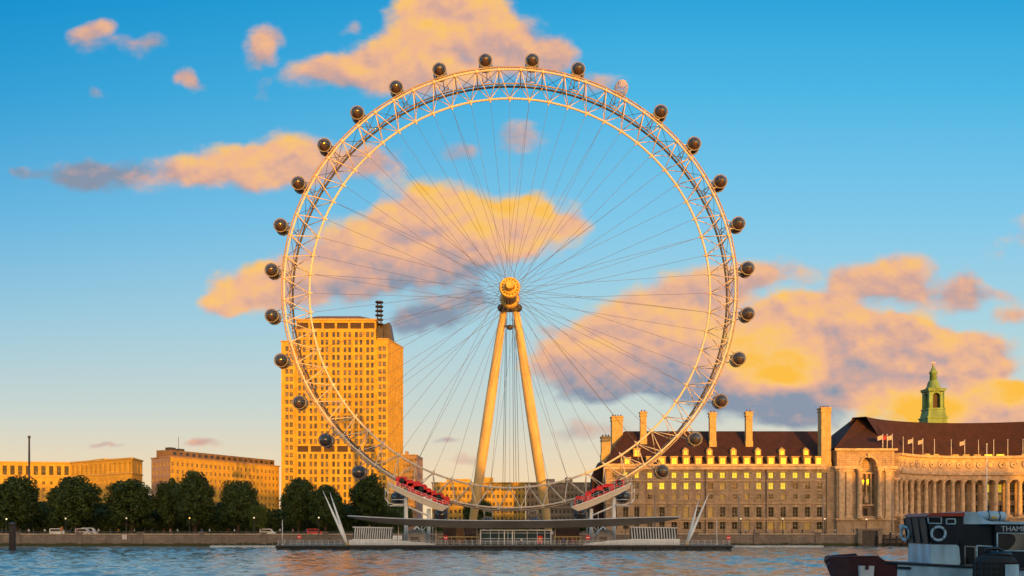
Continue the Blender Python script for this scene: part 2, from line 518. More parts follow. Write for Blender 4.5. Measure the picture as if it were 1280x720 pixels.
def wall_mat():
    """granite river wall: coursed blocks, green algae up to the tide line"""
    m = stone('river_wall', (0.26, 0.20, 0.155), course=0.62, length=1.8, joint=0.6, stain=0.4, mortar=0.05)
    nt = m.node_tree
    N, L = nt.nodes, nt.links
    b = N['Principled BSDF']
    src = b.inputs['Base Color'].links[0].from_socket
    g = N.new('ShaderNodeNewGeometry')
    sp = N.new('ShaderNodeSeparateXYZ')
    L.new(g.outputs['Position'], sp.inputs[0])
    nz = N.new('ShaderNodeTexNoise')
    nz.inputs['Scale'].default_value = 0.35
    nz.inputs['Detail'].default_value = 5
    L.new(g.outputs['Position'], nz.inputs['Vector'])
    ma = N.new('ShaderNodeMath')
    ma.operation = 'MULTIPLY_ADD'
    L.new(nz.outputs['Fac'], ma.inputs[0])
    ma.inputs[1].default_value = 1.0
    ma.inputs[2].default_value = 0.55
    df = N.new('ShaderNodeMath')
    df.operation = 'SUBTRACT'
    L.new(ma.outputs[0], df.inputs[0])
    L.new(sp.outputs[2], df.inputs[1])
    mu = N.new('ShaderNodeMath')
    mu.operation = 'MULTIPLY'
    mu.use_clamp = True
    L.new(df.outputs[0], mu.inputs[0])
    mu.inputs[1].default_value = 4
    mx = N.new('ShaderNodeMix')
    mx.data_type = 'RGBA'
    L.new(mu.outputs[0], mx.inputs[0])
    L.new(src, mx.inputs[6])
    mx.inputs[7].default_value = (0.05, 0.052, 0.018, 1)
    L.new(mx.outputs[2], b.inputs['Base Color'])
    return m


M['river_wall'] = wall_mat()


def water_mat():
    """silty river: a teal body under a strong fresnel mirror, with fine ripples on top of the modelled waves"""
    m, nt, b = new_mat('river_water')
    N, L = nt.nodes, nt.links
    b.inputs['Base Color'].default_value = (0.20, 0.30, 0.31, 1)
    b.inputs['Roughness'].default_value = 0.6
    b.inputs['Specular IOR Level'].default_value = 0.0
    t = N.new('ShaderNodeTexCoord')
    mp = N.new('ShaderNodeMapping')
    mp.inputs['Scale'].default_value = (0.7, 1, 1)
    L.new(t.outputs['Object'], mp.inputs[0])
    n = N.new('ShaderNodeTexNoise')
    n.inputs['Scale'].default_value = 2.2
    n.inputs['Detail'].default_value = 5
    L.new(mp.outputs[0], n.inputs['Vector'])
    bp = N.new('ShaderNodeBump')
    bp.inputs['Strength'].default_value = 0.6
    bp.inputs['Distance'].default_value = 0.07
    L.new(n.outputs['Fac'], bp.inputs['Height'])
    g = N.new('ShaderNodeBsdfGlossy')
    g.inputs['Roughness'].default_value = 0.10
    g.inputs['Color'].default_value = (0.92, 0.95, 0.97, 1)
    L.new(bp.outputs[0], g.inputs['Normal'])
    fr = N.new('ShaderNodeFresnel')
    fr.inputs['IOR'].default_value = 1.8
    L.new(bp.outputs[0], fr.inputs['Normal'])
    mx = N.new('ShaderNodeMixShader')
    L.new(fr.outputs[0], mx.inputs[0])
    L.new(b.outputs[0], mx.inputs[1])
    L.new(g.outputs[0], mx.inputs[2])
    L.new(mx.outputs[0], N['Material Output'].inputs[0])
    return m


M['water'] = water_mat()


# ------------------------------------------------------------------ mesh helpers
def W(px, py, Y):
    """the point of the place that lies at distance Y where the photograph shows (px, py)"""
    return Vector(((px - 640) * Y / F, Y, CZ + (HY - py) * Y / F))


class MB:
    def __init__(s):
        s.v, s.f, s.m, s.sm = [], [], [], []

    def face(s, pts, mi=0, smooth=False):
        i = len(s.v)
        s.v += [Vector(p) for p in pts]
        s.f.append(tuple(range(i, i + len(pts))))
        s.m.append(mi)
        s.sm.append(smooth)

    def grid(s, rows, mi=0, close_u=False, smooth=True, flip=False):
        i = len(s.v)
        n = len(rows[0])
        for r in rows:
            s.v += [Vector(p) for p in r]
        for a in range(len(rows) - 1):
            for b in range(n if close_u else n - 1):
                c = (b + 1) % n
                q = (i + a * n + b, i + a * n + c, i + (a + 1) * n + c, i + (a + 1) * n + b)
                s.f.append(q[::-1] if flip else q)
                s.m.append(mi)
                s.sm.append(smooth)

    def hexa(s, p, mi=0):
        """8 points: bottom ring 0-3 (counter clockwise from above), top ring 4-7"""
        i = len(s.v)
        s.v += [Vector(x) for x in p]
        for q in ((3, 2, 1, 0), (4, 5, 6, 7), (0, 1, 5, 4), (1, 2, 6, 5), (2, 3, 7, 6), (3, 0, 4, 7)):
            s.f.append(tuple(i + k for k in q))
            s.m.append(mi)
            s.sm.append(False)

    def box(s, x0, x1, y0, y1, z0, z1, mi=0):
        s.hexa([(x0, y0, z0), (x1, y0, z0), (x1, y1, z0), (x0, y1, z0), (x0, y0, z1), (x1, y0, z1), (x1, y1, z1), (x0, y1, z1)], mi)

    def obox(s, o, ux, uy, x0, x1, y0, y1, z0, z1, mi=0):
        """box in the frame o + x*ux + y*uy"""
        g = lambda x, y, z: Vector((o[0] + x * ux[0] + y * uy[0], o[1] + x * ux[1] + y * uy[1], z))
        s.hexa([g(x0, y0, z0), g(x1, y0, z0), g(x1, y1, z0), g(x0, y1, z0), g(x0, y0, z1), g(x1, y0, z1), g(x1, y1, z1), g(x0, y1, z1)], mi)

    def tube(s, p0, p1, r0, r1=None, n=8, mi=0, caps=True):
        s.path([p0, p1], [r0, r0 if r1 is None else r1], n, mi, caps)

    def path(s, pts, rad, n=8, mi=0, caps=True, closed=False):
        pts = [Vector(p) for p in pts]
        if not isinstance(rad, (list, tuple)):
            rad = [rad] * len(pts)
        rows = []
        N = len(pts)
        ref = None
        for i, p in enumerate(pts):
            if closed:
                d = pts[(i + 1) % N] - pts[i - 1]
            else:
                d = pts[min(i + 1, N - 1)] - pts[max(i - 1, 0)]
            d.normalize()
            if ref is None:
                ref = Vector((0, 1, 0)) if abs(d.y) < 0.9 else Vector((1, 0, 0))
            a = (ref - d * ref.dot(d)).normalized()
            ref = a
            b = d.cross(a)
            rows.append([p + (a * math.cos(2 * PI * k / n) + b * math.sin(2 * PI * k / n)) * rad[i] for k in range(n)])
        if closed:
            rows.append(rows[0])
        s.grid(rows, mi, close_u=True)
        if caps and not closed:
            s.face(rows[0][::-1], mi)
            s.face(rows[-1], mi)

    def lathe(s, c, prof, n=16, mi=0, axis=Vector((0, 0, 1)), ex=1.0, ey=1.0):
        """prof: list of (radius, height) about axis through c"""
        c = Vector(c)
        axis = Vector(axis).normalized()
        a = axis.orthogonal().normalized() if abs(axis.z) < 0.99 else Vector((1, 0, 0))
        b = axis.cross(a)
        rows = [[c + axis * h + (a * ex * math.cos(2 * PI * k / n) + b * ey * math.sin(2 * PI * k / n)) * r for k in range(n)] for r, h in prof]
        s.grid(rows, mi, close_u=True)
        if prof[0][0] > 1e-4:
            s.face(rows[0][::-1], mi)
        if prof[-1][0] > 1e-4:
            s.face(rows[-1], mi)

    def ball(s, c, r, n=10, mi=0, sc=(1, 1, 1)):
        c = Vector(c)
        rows = []
        for i in range(n // 2 + 1):
            th = PI * i / (n // 2)
            rr, h = max(math.sin(th), 1e-3), -math.cos(th)
            rows.append([c + Vector((rr * math.cos(2 * PI * k / n) * r * sc[0], rr * math.sin(2 * PI * k / n) * r * sc[1], h * r * sc[2])) for k in range(n)])
        s.grid(rows, mi, close_u=True)

    def prism(s, poly, d, mi=0):
        """closed polygon extruded by the vector d"""
        poly = [Vector(p) for p in poly]
        d = Vector(d)
        n = len(poly)
        s.face(poly[::-1], mi)
        s.face([p + d for p in poly], mi)
        for i in range(n):
            j = (i + 1) % n
            s.face([poly[i], poly[j], poly[j] + d, poly[i] + d], mi)

    def mesh(s, name, mats, org=(0, 0, 0)):
        org = Vector(org)
        me = bpy.data.meshes.new(name)
        me.from_pydata([tuple(p - org) for p in s.v], [], s.f)
        for m in (mats if isinstance(mats, (list, tuple)) else [mats]):
            me.materials.append(M[m] if isinstance(m, str) else m)
        me.polygons.foreach_set('material_index', s.m)
        me.polygons.foreach_set('use_smooth', s.sm)
        bm = bmesh.new()
        bm.from_mesh(me)
        bmesh.ops.remove_doubles(bm, verts=bm.verts, dist=1e-4)
        bmesh.ops.recalc_face_normals(bm, faces=bm.faces)
        bm.to_mesh(me)
        bm.free()
        me.update()
        return me


def tag(o, label=None, cat=None, group=None, kind=None):
    if label:
        o['label'] = label
    if cat:
        o['category'] = cat
    if group:
        o['group'] = group
    if kind:
        o['kind'] = kind
    return o


def thing(name, loc, label, cat, group=None):
    o = bpy.data.objects.new(name, None)
    o.location = loc
    o.empty_display_size = 0.5
    COL.objects.link(o)
    return tag(o, label, cat, group)


def org_of(o):
    p = Vector(o.location)
    while o.parent:
        o = o.parent
        p = p + Vector(o.location)
    return p


def part(mb, name, mats, parent=None, label=None, kind=None, at=None):
    """links a builder as ONE mesh object; under a parent its mesh is stored relative to that parent"""
    org = org_of(parent) if parent else Vector(at if at else (0, 0, 0))
    me = mb.mesh(name, mats, org)
    o = bpy.data.objects.new(name, me)
    COL.objects.link(o)
    if parent:
        o.parent = parent
    else:
        o.location = org
    return tag(o, label, None, None, kind)


def inst(me, name, parent, loc, rz=0.0, scale=None):
    """another object on a shared mesh, placed in world coordinates under an unrotated parent"""
    o = bpy.data.objects.new(name, me)
    COL.objects.link(o)
    o.parent = parent
    o.location = Vector(loc) - org_of(parent)
    o.rotation_euler = (0, 0, rz)
    if scale:
        o.scale = scale
    return o


def solo(mb, name, mats, label, cat, at=(0, 0, 0), group=None, kind=None):
    return tag(part(mb, name, mats, None, at=at), label, cat, group, kind)


def dup(o, parent=None, loc=None):
    c = o.copy()
    COL.objects.link(c)
    if parent:
        c.parent = parent
    if loc is not None:
        c.location = loc
    for ch in list(o.children):
        dup(ch, c)
    return c


# ------------------------------------------------------------------ facades with real openings
def facade(mb, o, ux, un, width, z0, z1, openings, depth=0.3, mi=0):
    """wall sheet from o along ux (outward normal un) with rectangular openings and their reveals"""
    g = lambda x, z, d=0.0: Vector((o[0] + ux[0] * x - un[0] * d, o[1] + ux[1] * x - un[1] * d, z))
    xs = sorted({0.0, width, *[round(a, 3) for q in openings for a in (q[0], q[2])]})
    zs = sorted({z0, z1, *[round(a, 3) for q in openings for a in (q[1], q[3])]})
    ops = [tuple(round(a, 3) for a in q) for q in openings]
    for zi in range(len(zs) - 1):
        zc = (zs[zi] + zs[zi + 1]) / 2
        row = [q for q in ops if q[1] < zc < q[3]]
        run = None
        for xi in range(len(xs) - 1):
            xc = (xs[xi] + xs[xi + 1]) / 2
            hole = any(q[0] < xc < q[2] for q in row)
            if hole:
                if run is not None:
                    mb.face([g(run, zs[zi]), g(xs[xi], zs[zi]), g(xs[xi], zs[zi + 1]), g(run, zs[zi + 1])], mi)
                    run = None
            elif run is None:
                run = xs[xi]
        if run is not None:
            mb.face([g(run, zs[zi]), g(width, zs[zi]), g(width, zs[zi + 1]), g(run, zs[zi + 1])], mi)
    for (a, b, c, d) in ops:
        mb.face([g(a, b), g(c, b), g(c, b, depth), g(a, b, depth)], mi)
        mb.face([g(a, d), g(c, d), g(c, d, depth), g(a, d, depth)], mi)
        mb.face([g(a, b), g(a, d), g(a, d, depth), g(a, b, depth)], mi)
        mb.face([g(c, b), g(c, d), g(c, d, depth), g(c, b, depth)], mi)


_wm = {}


def window_mesh(w, h, pane='dark_glass', frame='frame_stone', bars=(1, 1), fr=0.12, arch=False):
    """a window that fills an opening: local x along the wall, -y outwards, z up, centred; frame, glazing bars, set-back pane"""
    key = (round(w, 2), round(h, 2), pane, frame, bars, arch)
    if key in _wm:
        return _wm[key]
    mb = MB()
    x, z = w / 2, h / 2
    mb.face([(-x, 0.1, -z), (x, 0.1, -z), (x, 0.1, z), (-x, 0.1, z)], 0)
    for a, b, c, d in ((-x, -z, x, -z + fr), (-x, z - fr, x, z), (-x, -z + fr, -x + fr, z - fr), (x - fr, -z + fr, x, z - fr)):
        mb.box(a, c, -0.02, 0.099, b, d, 1)
    for i in range(bars[0]):
        p = -x + (i + 1) * w / (bars[0] + 1)
        mb.box(p - fr * .35, p + fr * .35, 0.0, 0.097, -z + fr, z - fr, 1)
    for i in range(bars[1]):
        p = -z + (i + 1) * h / (bars[1] + 1)
        mb.box(-x + fr, x - fr, 0.01, 0.096, p - fr * .3, p + fr * .3, 1)
    if arch:
        n = 8
        for sx in (-1, 1):
            pts = [Vector((sx * x, -0.03, z))]
            for k in range(n + 1):
                a = PI / 2 * k / n
                pts.append(Vector((sx * x * math.cos(a), -0.03, z - x + x * math.sin(a))))
            mb.prism(pts, (0, 0.09, 0), 2)
    _wm[key] = mb.mesh('window', [pane, frame, 'hall_stone'])
    return _wm[key]


def merged_windows(items, parent, name='window'):
    """windows past the first hundred: one object"""
    mb = MB()
    mats = []
    for me, loc, rz in items:
        idx = []
        for m in me.materials:
            if m not in mats:
                mats.append(m)
            idx.append(mats.index(m))
        c, s_ = math.cos(rz), math.sin(rz)
        base = len(mb.v)
        for p in me.vertices:
            mb.v.append(Vector((loc[0] + p.co.x * c - p.co.y * s_, loc[1] + p.co.x * s_ + p.co.y * c, loc[2] + p.co.z)))
        for pl in me.polygons:
            mb.f.append(tuple(base + i for i in pl.vertices))
            mb.m.append(idx[pl.material_index])
            mb.sm.append(False)
    return part(mb, name, mats, parent, kind='stuff')


class Building:
    """a thing with facades; windows are collected, then the hundred largest become parts of their own"""

    def __init__(s, name, loc, label, cat='building'):
        s.t = thing(name, loc, label, cat)
        s.w = []

    def face(s, mb, a, b, z0, z1, ops, mi=0, depth=0.3):
        """ops: (x0,z0,x1,z1, pane, frame, bars, arch) seen from outside, a on the left"""
        a, b = Vector((a[0], a[1])), Vector((b[0], b[1]))
        d = b - a
        wd = d.length
        ux = d / wd
        un = Vector((ux.y, -ux.x))
        facade(mb, a, ux, un, wd, z0, z1, [q[:4] for q in ops], depth, mi)
        rz = math.atan2(ux.y, ux.x)
        for q in ops:
            pane = q[4] if len(q) > 4 else 'dark_glass'
            frame = q[5] if len(q) > 5 else 'frame_stone'
            bars = q[6] if len(q) > 6 else (1, 1)
            arch = q[7] if len(q) > 7 else False
            me = window_mesh(q[2] - q[0], q[3] - q[1], pane, frame, bars, arch=arch)
            p = a + ux * (q[0] + q[2]) / 2 - un * (depth - 0.1)
            s.w.append((me, Vector((p.x, p.y, (q[1] + q[3]) / 2)), rz, (q[2] - q[0]) * (q[3] - q[1])))

    def done(s, most=100):
        w = sorted(s.w, key=lambda q: -q[3])
        for me, loc, rz, _ in w[:most]:
            inst(me, 'window', s.t, loc, rz)
        if len(w) > most:
            merged_windows([q[:3] for q in w[most:]], s.t)


# ================================================================== SETTING
import numpy as np


def river():
    """one sheet of real waves, finer where the river is seen"""
    rg = np.random.default_rng(4)
    xs = np.concatenate([np.linspace(-2500, -190, 24), np.arange(-185, 185.1, 0.62), np.linspace(190, 2500, 24)])
    ys = np.concatenate([np.linspace(2.8, 88, 60), np.arange(88.5, 259.9, 0.5), [260.3]])
    X, Y = np.meshgrid(xs, ys)
    Z = np.zeros_like(X)
    for i in range(70):
        lam = 1.4 * (7.0 / 1.4) ** rg.random()
        th = rg.normal(1.35, 0.75)
        k = 2 * math.pi / lam
        amp = 0.0125 * lam ** 0.9 * (0.55 + 0.9 * rg.random())
        ph = k * (X * math.cos(th) + Y * math.sin(th)) + rg.random() * 6.28
        gust = 0.65 + 0.45 * np.sin(X / (23 + 9 * rg.random()) + Y / (17 + 8 * rg.random()) + rg.random() * 6.28)
        Z += amp * gust * (np.sin(ph) + 0.25 * np.sin(2 * ph + 0.6))
    Z *= np.clip((200 - np.abs(X)) / 20, 0, 1) * np.clip((260.3 - Y) / 4, 0, 1) * 0.44
    me = bpy.data.meshes.new('river_water')
    ny, nx = X.shape
    me.vertices.add(nx * ny)
    me.vertices.foreach_set('co', np.stack([X, Y, Z], -1).astype(np.float32).ravel())
    i = np.arange((ny - 1) * nx).reshape(ny - 1, nx)[:, :-1].ravel()
    q = np.stack([i, i + 1, i + nx + 1, i + nx], -1).astype(np.int32)
    me.loops.add(q.size)
    me.loops.foreach_set('vertex_index', q.ravel())
    me.polygons.add(len(q))
    me.polygons.foreach_set('loop_start', np.arange(0, q.size, 4, dtype=np.int32))
    me.polygons.foreach_set('use_smooth', np.ones(len(q), dtype=bool))
    me.update(calc_edges=True)
    me.validate()
    me.materials.append(M['water'])
    o = bpy.data.objects.new('river_water', me)
    COL.objects.link(o)
    tag(o, kind='structure')


river()
mb = MB()
mb.face([(-6000, 260.2, 3.0), (6000, 260.2, 3.0), (6000, 9000, 3.0), (-6000, 9000, 3.0)])
tag(part(mb, 'ground', 'soil'), kind='structure')
mb = MB()
mb.box(-900, 900, 260.9, 276, 2.8, 3.06)
tag(part(mb, 'pavement', 'paving'), kind='structure')
mb = MB()
mb.box(-900, 900, -400, 2.9, -2, 4.3)
tag(part(mb, 'near_bank_ground', 'paving'), kind='structure')

# river wall on the far bank
ew = thing('embankment_wall', (0, 260, 0), 'long stone river wall with green algae foot and flat coping', 'wall')
mb = MB()
mb.box(-420, 420, 260.0, 260.8, -2, 3.45)
part(mb, 'wall_face', 'river_wall', ew)
mb = MB()
mb.box(-420, 420, 259.88, 260.92, 3.45, 3.68)
part(mb, 'coping', 'hall_trim', ew)
pier = MB()
pier.box(-0.85, 0.85, -0.45, 0.6, -2, 3.9)
pier.box(-1.0, 1.0, -0.55, 0.7, 3.9, 4.12)
pm = pier.mesh('wall_pier', 'river_wall')
x = -160.3
while x < 165:
    inst(pm, 'wall_pier', ew, (x, 260.15, 0))
    x += 17.75
# thin railing above the coping
mb = MB()
for x in range(-170, 171, 2):
    mb.tube((x, 260.4, 3.68), (x, 260.4, 4.25), 0.03, n=5)
mb.tube((-171, 260.4, 4.25), (171, 260.4, 4.25), 0.035, n=5)
mb.tube((-171, 260.4, 3.97), (171, 260.4, 3.97), 0.025, n=5)
part(mb, 'railing', 'steel_grey', ew)

# near bank: the row of buildings behind the photographer that keeps the low sun off the river
NEAR = [(-150, 40, 51, 'long brick block with level parapet behind the near bank'), (42, 112, 51, 'brick block with four chimneys behind the near bank'),
        (114, 150, 43, 'narrow brick house front behind the near bank'), (152, 194, 37.5, 'low brick block between two tall ones behind the near bank'),
        (196, 262, 47, 'wide brick block with tall chimneys behind the near bank'), (264, 290, 43, 'small brick corner block behind the near bank'),
        (292, 334, 49, 'tallest brick block behind the near bank'), (337, 420, 33, 'low end block of the row behind the near bank')]
for x0, x1, h, lab in NEAR:
    t = thing('near_bank_block', ((x0 + x1) / 2, -90, 4.3), lab, 'building', 'blocks along the near bank')
    mb = MB()
    mb.box(x0, x1, -104, -80, 4.3, h - 2.5)
    part(mb, 'wall', 'near_brick', t)
    mb = MB()
    mb.prism([(x0 - .4, -80, h - 2.5), (x0 - .4, -104, h - 2.5), (x0 - .4, -98, h), (x0 - .4, -86, h)], (x1 - x0 + .8, 0, 0))
    rf = part(mb, 'roof', 'roof_tile', t)
    for k in range(int((x1 - x0) / 16)):
        mb = MB()
        xx = x0 + 8 + k * 16 + random.uniform(-2, 2)
        mb.box(xx - 1, xx + 1, -93, -91, h - .5, h + random.uniform(1.2, 2.4))
        part(mb, 'chimney', 'near_brick', rf)


# ================================================================== FAR BUILDINGS
def ops_grid(wd, z0, z1, cols, rows, w, h, x0=None, x1=None, pane=None, frame='frame_stone', bars=(1, 1)):
    x0 = 0 if x0 is None else x0
    x1 = wd if x1 is None else x1
    out = []
    for r in range(rows):
        zc = z0 + (z1 - z0) * (r + .5) / rows
        for c in range(cols):
            xc = x0 + (x1 - x0) * (c + .5) / cols
            pn = pane() if callable(pane) else (pane or 'dark_glass')
            out.append((xc - w / 2, zc - h / 2, xc + w / 2, zc + h / 2, pn, frame, bars))
    return out


GLAZE = lambda: random.choice(['dark_glass', 'grey_glass', 'grey_glass'])

# --- tall stone office tower
TY = 440.0
tx = lambda px: (px - 640) * TY / F
tz = lambda py: CZ + (HY - py) * TY / F
tw = Building('office_tower', (tx(425), TY, 3), 'tall sunlit stone office tower with a mast on its roof', 'tower')
zt = tz(401)
zw = tz(427)
rowh = 9.5 * TY / F
mb = MB()
# centre block
xa, xb = tx(371), tx(470)
ops = []
ztop = tz(414)
nrow = 24
for r in range(nrow):
    zc = ztop - rowh * (r + 0.5)
    py_mid = HY - (zc - CZ) * F / TY
    if zc < 6:
        continue
    if 555 < py_mid < 566:
        for c in range(6):
            ww_ = (xb - xa) / 6
            ops.append((ww_ * c + 0.6, zc - 1.5, ww_ * (c + 1) - 0.6, zc + 1.4, 'band_dark', 'frame_dark', (3, 0)))
        continue
    for c in range(14):
        xc = (xb - xa) * (c + .5) / 14 + (0.25 if c % 2 == 0 else -0.25)
        ops.append((xc - .68, zc - 1.3, xc + .68, zc + 1.2, GLAZE(), 'frame_dark', (0, 1)))
for c in range(6):
    ww_ = (xb - xa) / 6
    ops.append((ww_ * c + 0.5, tz(411.5), ww_ * (c + 1) - 0.5, tz(404), 'band_dark', 'frame_dark', (3, 0)))
tw.face(mb, (xa, TY - 1.2), (xb, TY - 1.2), 3, zt, ops)
mb.box(xa, xb, TY - 0.6, TY + 24, 3, zt - .05)
# wings
for (p0, p1) in ((351.5, 371), (470, 485)):
    x0, x1 = tx(p0), tx(p1)
    ops = []
    for r in range(23):
        zc = zw - 1.6 - rowh * (r + 0.5)
        if zc < 6:
            continue
        for k in (-1, 1):
            xc = (x1 - x0) / 2 + k * 1.05
            ops.append((xc - .85, zc - 1.2, xc + .85, zc + 1.2, GLAZE(), 'frame_stone', (1, 1)))
    tw.face(mb, (x0, TY), (x1, TY), 3, zw if p0 < 400 else tz(424.5), ops)
    if p0 < 400:
        mb.box(x0, x1 - .003, TY + .6, TY + 24, 3, zw - .05)
# right hand side, receding
x0 = tx(485)
x1, y1 = (504 - 640) * 462 / F, 462.0
ops = []
wd = math.hypot(x1 - x0, y1 - TY)
for r in range(23):
    zc = zw - 1.6 - rowh * (r + 0.5)
    if zc < 6:
        continue
    for c in range(8):
        xc = wd * (c + .5) / 8
        ops.append((xc - .6, zc - 1.2, xc + .6, zc + 1.2, GLAZE(), 'frame_stone', (0, 1)))
zr = tz(424.5)
tw.face(mb, (x0, TY), (x1, y1), 3, zr, ops)
mb.hexa([(tx(470) + .01, TY + .6, 3), (x0 - .6, TY + .6, 3), (x1 - .6, y1, 3), (tx(470) + .01, y1, 3),
         (tx(470) + .01, TY + .6, zr - .05), (x0 - .6, TY + .6, zr - .05), (x1 - .6, y1, zr - .05), (tx(470) + .01, y1, zr - .05)])
part(mb, 'wall', ['tower_stone'], tw.t)
for c in range(1, 14):
    mb = MB()
    xr = xa + (xb - xa) * c / 14
    w_ = .34 if c % 2 == 0 else .16
    mb.box(xr - w_, xr + w_, TY - 1.2 - (.42 if c % 2 == 0 else .2), TY - 1.203, tz(552), tz(414))
    part(mb, 'pier_rib', 'tower_stone', tw.t)
mb = MB()
mb.box(xa - .5, xb + .5, TY - 1.7, TY + 24.4, zt, zt + .7)
mb.box(tx(351.5) - .3, xa - .51, TY - .4, TY + 24.3, zw, zw + .5)
mb.hexa([(tx(470) + .52, TY - .4, zr), (x0 + .3, TY - .4, zr), (x1 + .3, y1 + .3, zr), (tx(470) + .52, y1 + .3, zr),
         (tx(470) + .52, TY - .4, zr + .6), (x0 + .3, TY - .4, zr + .6), (x1 + .3, y1 + .3, zr + .6), (tx(470) + .52, y1 + .3, zr + .6)])
part(mb, 'parapet', 'frame_stone', tw.t)
mb = MB()
zc0 = zt + .7
mb.hexa([(xa, TY, zc0), (xb, TY, zc0), (xb, TY + 23, zc0), (xa, TY + 23, zc0),
         (xa + 9, TY + 7, zc0 + 3.2), (xb - 9, TY + 7, zc0 + 3.2), (xb - 9, TY + 16, zc0 + 3.2), (xa + 9, TY + 16, zc0 + 3.2)])
part(mb, 'roof', 'brown_attic', tw.t)
mb = MB()
mb.hexa([(tx(472), TY + 4, zr + .6), (tx(489), TY + 4, zr + .6), (tx(489), TY + 15, zr + .6), (tx(472), TY + 15, zr + .6),
         (tx(473), TY + 5, tz(404)), (tx(485), TY + 5, tz(400)), (tx(485), TY + 14, tz(400)), (tx(473), TY + 14, tz(404))])
mb.box(tx(470.6), tx(478), TY + 1, TY + 3.8, zr + .6, tz(410))
part(mb, 'plant_room', 'steel_dark', tw.t)
mb = MB()
mx = tx(473)
for dx, dyy in ((-.9, 0), (.9, 0), (-.9, 1.8), (.9, 1.8)):
    mb.tube((mx + dx, TY + 2 + dyy, tz(410)), (mx + dx, TY + 2 + dyy, tz(374)), 0.16, n=6)
for py in (376, 381.5, 387, 392.5, 398, 403.5):
    mb.lathe((mx, TY + 2.9, tz(py)), [(1.9, -.32), (2.1, 0), (1.9, .32)], 12)
part(mb, 'mast', 'steel_dark', tw.t)
tw.done()

# --- long low sunlit block on the far left: two wings meeting in a shallow angle
b1 = Building('long_office_block', ((20 - 640) * 405 / F, 405, 3), 'long low sunlit office block with a tall glazed top floor, far left')
pA, pB, pC, pD = (-330.0, 398.0), ((88 - 640) * 420 / F, 420.0), ((165 - 640) * 392 / F, 392.0), ((178 - 640) * 410 / F, 410.0)
z1 = CZ + 78 * 420 / F
mb = MB()
tr = MB()
for (a, b, nc) in ((pA, pB, 38), (pB, pC, 13), (pC, pD, 3)):
    wd = math.hypot(b[0] - a[0], b[1] - a[1])
    ops = []
    for c in range(nc):
        xc = wd * (c + .5) / nc
        ops.append((xc - .95, z1 - 5.6, xc + .95, z1 - 1.4, 'dark_glass', 'frame_dark', (1, 2)))
        for r in range(6):
            zc = z1 - 9.3 - 3.0 * r
            if zc > 4.5:
                ops.append((xc - .65, zc - .85, xc + .65, zc + .85, GLAZE(), 'frame_stone', (1, 1)))
    b1.face(mb, a, b, 3, z1, ops, depth=0.45)
    ux = Vector((b[0] - a[0], b[1] - a[1])) / wd
    un = (ux.y, -ux.x)
    tr.obox(a, ux, un, -.2, wd + .2, -.3, .5, z1, z1 + .6)
    tr.obox(a, ux, un, -.2, wd + .2, 0.003, .4, z1 - 6.4, z1 - 6.0)
mb.hexa([(pA[0], pA[1] + .5, 3), (pB[0], pB[1] + .5, 3), (pB[0], pB[1] + 18, 3), (pA[0], pA[1] + 18, 3),
         (pA[0], pA[1] + .5, z1 - .02), (pB[0], pB[1] + .5, z1 - .02), (pB[0], pB[1] + 18, z1 - .02), (pA[0], pA[1] + 18, z1 - .02)])
mb.hexa([(pB[0], pB[1] + .5, 3), (pC[0], pC[1] + .5, 3), (pD[0] - .4, pD[1], 3), (pB[0], pB[1] + 17.5, 3),
         (pB[0], pB[1] + .5, z1 - .03), (pC[0], pC[1] + .5, z1 - .03), (pD[0] - .4, pD[1], z1 - .03), (pB[0], pB[1] + 17.5, z1 - .03)])
part(mb, 'wall', ['office_stone'], b1.t)
part(tr, 'cornice', 'frame_stone', b1.t)
mb = MB()
mb.obox((pB[0] + 4, pB[1] + 6), (0.72, -0.69), (0.69, 0.72), 0, 22, 0, 6, z1, z1 + 1.6)
part(mb, 'roof_house', 'office_stone', b1.t)
b1.done()

# --- second block: end wall turned to the left, long front running back to the tower
b2 = Building('stepped_office_block', ((213 - 640) * 380 / F, 380, 3), 'office block with a shaded pink end wall and long sunlit front running back')
Zb = CZ + (HY - 571) * 380 / F
c0 = ((213 - 640) * 380 / F, 380.0)
tl = 18.0
l0 = (c0[0] - tl * .72, c0[1] + tl * .69)
r0 = ((349 - 640) * 444 / F, 444.0)
wl_ = math.hypot(c0[0] - l0[0], c0[1] - l0[1])
wr_ = math.hypot(r0[0] - c0[0], r0[1] - c0[1])
mb = MB()
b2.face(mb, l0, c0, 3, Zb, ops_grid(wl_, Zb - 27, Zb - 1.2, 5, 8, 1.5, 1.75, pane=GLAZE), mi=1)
b2.face(mb, c0, r0, 3, Zb, ops_grid(wr_, Zb - 27, Zb - 1.2, 25, 8, 1.35, 1.75, pane=GLAZE), mi=0)
bk = lambda p, d: (p[0] - .9 * d, p[1] + .43 * d)
q = [l0, c0, r0, (r0[0] - 16, r0[1] + 8)]
mb.hexa([(l0[0] + .5, l0[1] + .5, 3), (c0[0] - .2, c0[1] + .9, 3), (r0[0] - .6, r0[1] + .2, 3), (r0[0] - 16, r0[1] + 8, 3),
         (l0[0] + .5, l0[1] + .5, Zb - .03), (c0[0] - .2, c0[1] + .9, Zb - .03), (r0[0] - .6, r0[1] + .2, Zb - .03), (r0[0] - 16, r0[1] + 8, Zb - .03)], 0)
part(mb, 'wall', ['office_stone', 'pink_shade_stone'], b2.t)
ux = Vector((r0[0] - c0[0], r0[1] - c0[1])) / wr_
uy = Vector((-ux.y, ux.x))
mb = MB()
mb.obox(c0, ux, uy, -.3, wr_ + .3, -.35, .5, Zb, Zb + .45)
mb.obox(l0, Vector((c0[0] - l0[0], c0[1] - l0[1])) / wl_, Vector((-(c0[1] - l0[1]), c0[0] - l0[0])) / wl_, -.3, wl_ - .6, -.35, .5, Zb, Zb + .44)
part(mb, 'cornice', 'pink_shade_stone', b2.t)
